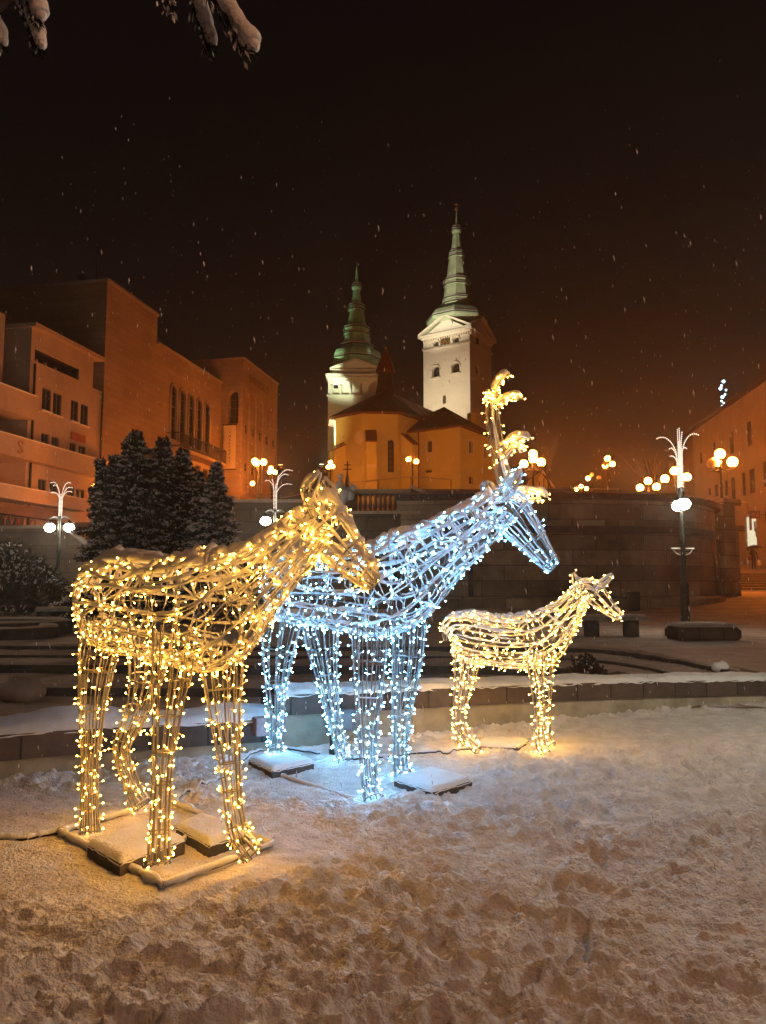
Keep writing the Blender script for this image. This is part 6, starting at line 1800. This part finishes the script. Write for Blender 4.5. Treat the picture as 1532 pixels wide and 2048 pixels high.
# ---------- spruce boughs hanging into the top of the picture
sb = thing('spruce_tree', 'snow-laden tips of spruce boughs hanging in from above at the top left', 'tree', (-1.2, 2.9, 3.1))
NR = np.random.default_rng(5)
def bough(pts_px, Y, thick, seed, snowr):
    R = np.random.default_rng(seed); pts = catmull([tuple(P(a, b, Y)) for a, b in pts_px], 40)
    m = MB(); m.tube(pts, np.linspace(.007, .003, 40), 6); br = m.build('bough', BARK, sb)
    n = 900; i = R.integers(0, 40, n); C = pts[i]; T = np.gradient(pts, axis=0)[i]; T /= np.linalg.norm(T, axis=1)[:, None]
    rv = R.normal(0, 1, (n, 3)); rv -= T * (rv * T).sum(1)[:, None]; rv /= np.linalg.norm(rv, axis=1)[:, None]
    d = T * .9 + rv * .9 + np.array([0, 0, -.25]); V, F = cards(n, C, thick, d, R, .07); m = MB(); m.add(V, F); m.build('needles', NEEDLE, br)
    s = MB(); nr = np.array([.06, 0, .035]) ; rr = snowr * (.75 + .5 * n1(np.linspace(0, 7, 40), seed)); rr[-1] *= .75; rr[-2] *= .9
    off = np.array([.55, 0, .6]) * snowr * .9
    q = pts + off
    s.tube(q, rr, 12); v = s.v[-1]
    v += .14 * snowr * (np.stack([vnoise(v[:, 0] * 60, v[:, 2] * 60, 3), vnoise(v[:, 1] * 60, v[:, 2] * 60, 4), vnoise(v[:, 0] * 60 + 5, v[:, 2] * 60, 5)], 1) - .5) * 2
    e_ = s.sphere(tuple(q[-1]), float(rr[-1]) * 1.02, 12, 8)
    s.build('snow', SNOW, br, smooth=True)
    tp = MB()
    nn_ = 40; i = R.integers(8, 39, nn_)
    C = pts[i] + R.normal(0, 1, (nn_, 3)) * .008 + np.array([-.006, 0, -.012]); V, F = cards(nn_, C, .022, np.array([.35, 0, -1.]) + R.normal(0, .3, (nn_, 3)), R, .35); tp.add(V, F); tp.build('frozen_tips', TSNOW, br)
bough([(385, -70), (425, -10), (455, 35), (478, 70), (495, 100)], 1.75, .030, 1, .024)
bough([(355, -80), (385, -20), (400, 30), (415, 75), (420, 95)], 1.8, .030, 2, .016)
bough([(300, -60), (322, -30), (335, -8), (345, 12)], 1.9, .026, 3, .008)
bough([(10, -60), (35, -20), (55, 25), (70, 70), (76, 96)], 1.9, .030, 4, .018)
bough([(30, -60), (50, -25), (65, 10), (72, 38)], 1.85, .028, 5, .022)
bough([(-60, -20), (-30, 20), (-8, 60), (0, 90)], 1.9, .026, 6, .016)
m_ = MB(); 
for a_, b_ in (((385, -70), 1.75), ((355, -80), 1.8), ((300, -60), 1.9), ((10, -60), 1.9), ((30, -60), 1.85), ((-60, -20), 1.9)):
    p = P(*a_, b_); m_.tube([p, p + Vector((-.15, .02, .25)), Vector((-1.15, 1.9, 3.0))], [.006, .009, .02], 6)
m_.tube([(-1.15, 1.9, 3.0), (-2.2, 1.6, 3.4), (-3.4, 1.2, 3.3)], [.02, .04, .07], 7); m_.tube([(-3.4, 1.2, 6.5), (-3.4, 1.2, -.1)], [.12, .2], 10); m_.build('trunk', BARK, sb)

# ---------- falling snow: flakes hanging in the air
R = np.random.default_rng(77); n = 9000
Yf = 1.6 + 30 * R.uniform(0, 1, n) ** 1.35
Xf = R.uniform(-.62, .62, n) * (Yf + 1.2); Zf = R.uniform(-.1, 1.0, n) * (Yf * .62) + 1.6 + R.uniform(-1.2, .3, n); keep = Zf > .3
Xf, Yf, Zf = Xf[keep], Yf[keep], Zf[keep]; n = len(Xf)
s_ = R.uniform(.0010, .0026, n) * (.8 + .03 * Yf)
base_v = np.array([(1, 0, 0), (-.5, .87, 0), (-.5, -.87, 0), (0, 0, 4.5), (0, 0, -4.5)]); tri = [(0, 1, 3), (1, 2, 3), (2, 0, 3), (1, 0, 4), (2, 1, 4), (0, 2, 4)]
V = base_v[None] * s_[:, None, None]; V[:, :, 0] += V[:, :, 2] * R.normal(-.08, .08, (n, 1)); V += np.stack([Xf, Yf, Zf], 1)[:, None, :]
F = (np.array(tri)[None] + 5 * np.arange(n)[:, None, None]).reshape(-1, 3)
m_ = MB(); m_.add(V.reshape(-1, 3), F.tolist()); o = m_.build('falling_snow', mat('snowflake', (.82, .82, .84), .8), smooth=True); o['kind'] = 'stuff'; o['label'] = 'snowflakes falling through the night air'; o['category'] = 'falling snow'

# ---------- haze
HAZE = True
if HAZE:
    hz = bpy.data.materials.new('haze'); hz.use_nodes = True; nt = hz.node_tree
    for n_ in list(nt.nodes):
        if n_.type == 'BSDF_PRINCIPLED': nt.nodes.remove(n_)
    pv = nt.nodes.new('ShaderNodeVolumePrincipled'); pv.inputs['Color'].default_value = (.9, .88, .86, 1); pv.inputs['Density'].default_value = .0021; pv.inputs['Anisotropy'].default_value = .8
    nt.links.new(pv.outputs[0], nt.nodes['Material Output'].inputs['Volume'])
    m_ = MB(); m_.prism([(-80, -30), (80, -30), (80, 145), (-80, 145)], -1.7, 64); o = m_.build('haze', hz); o['kind'] = 'stuff'; o['label'] = 'thin snowy air'; o['category'] = 'haze'
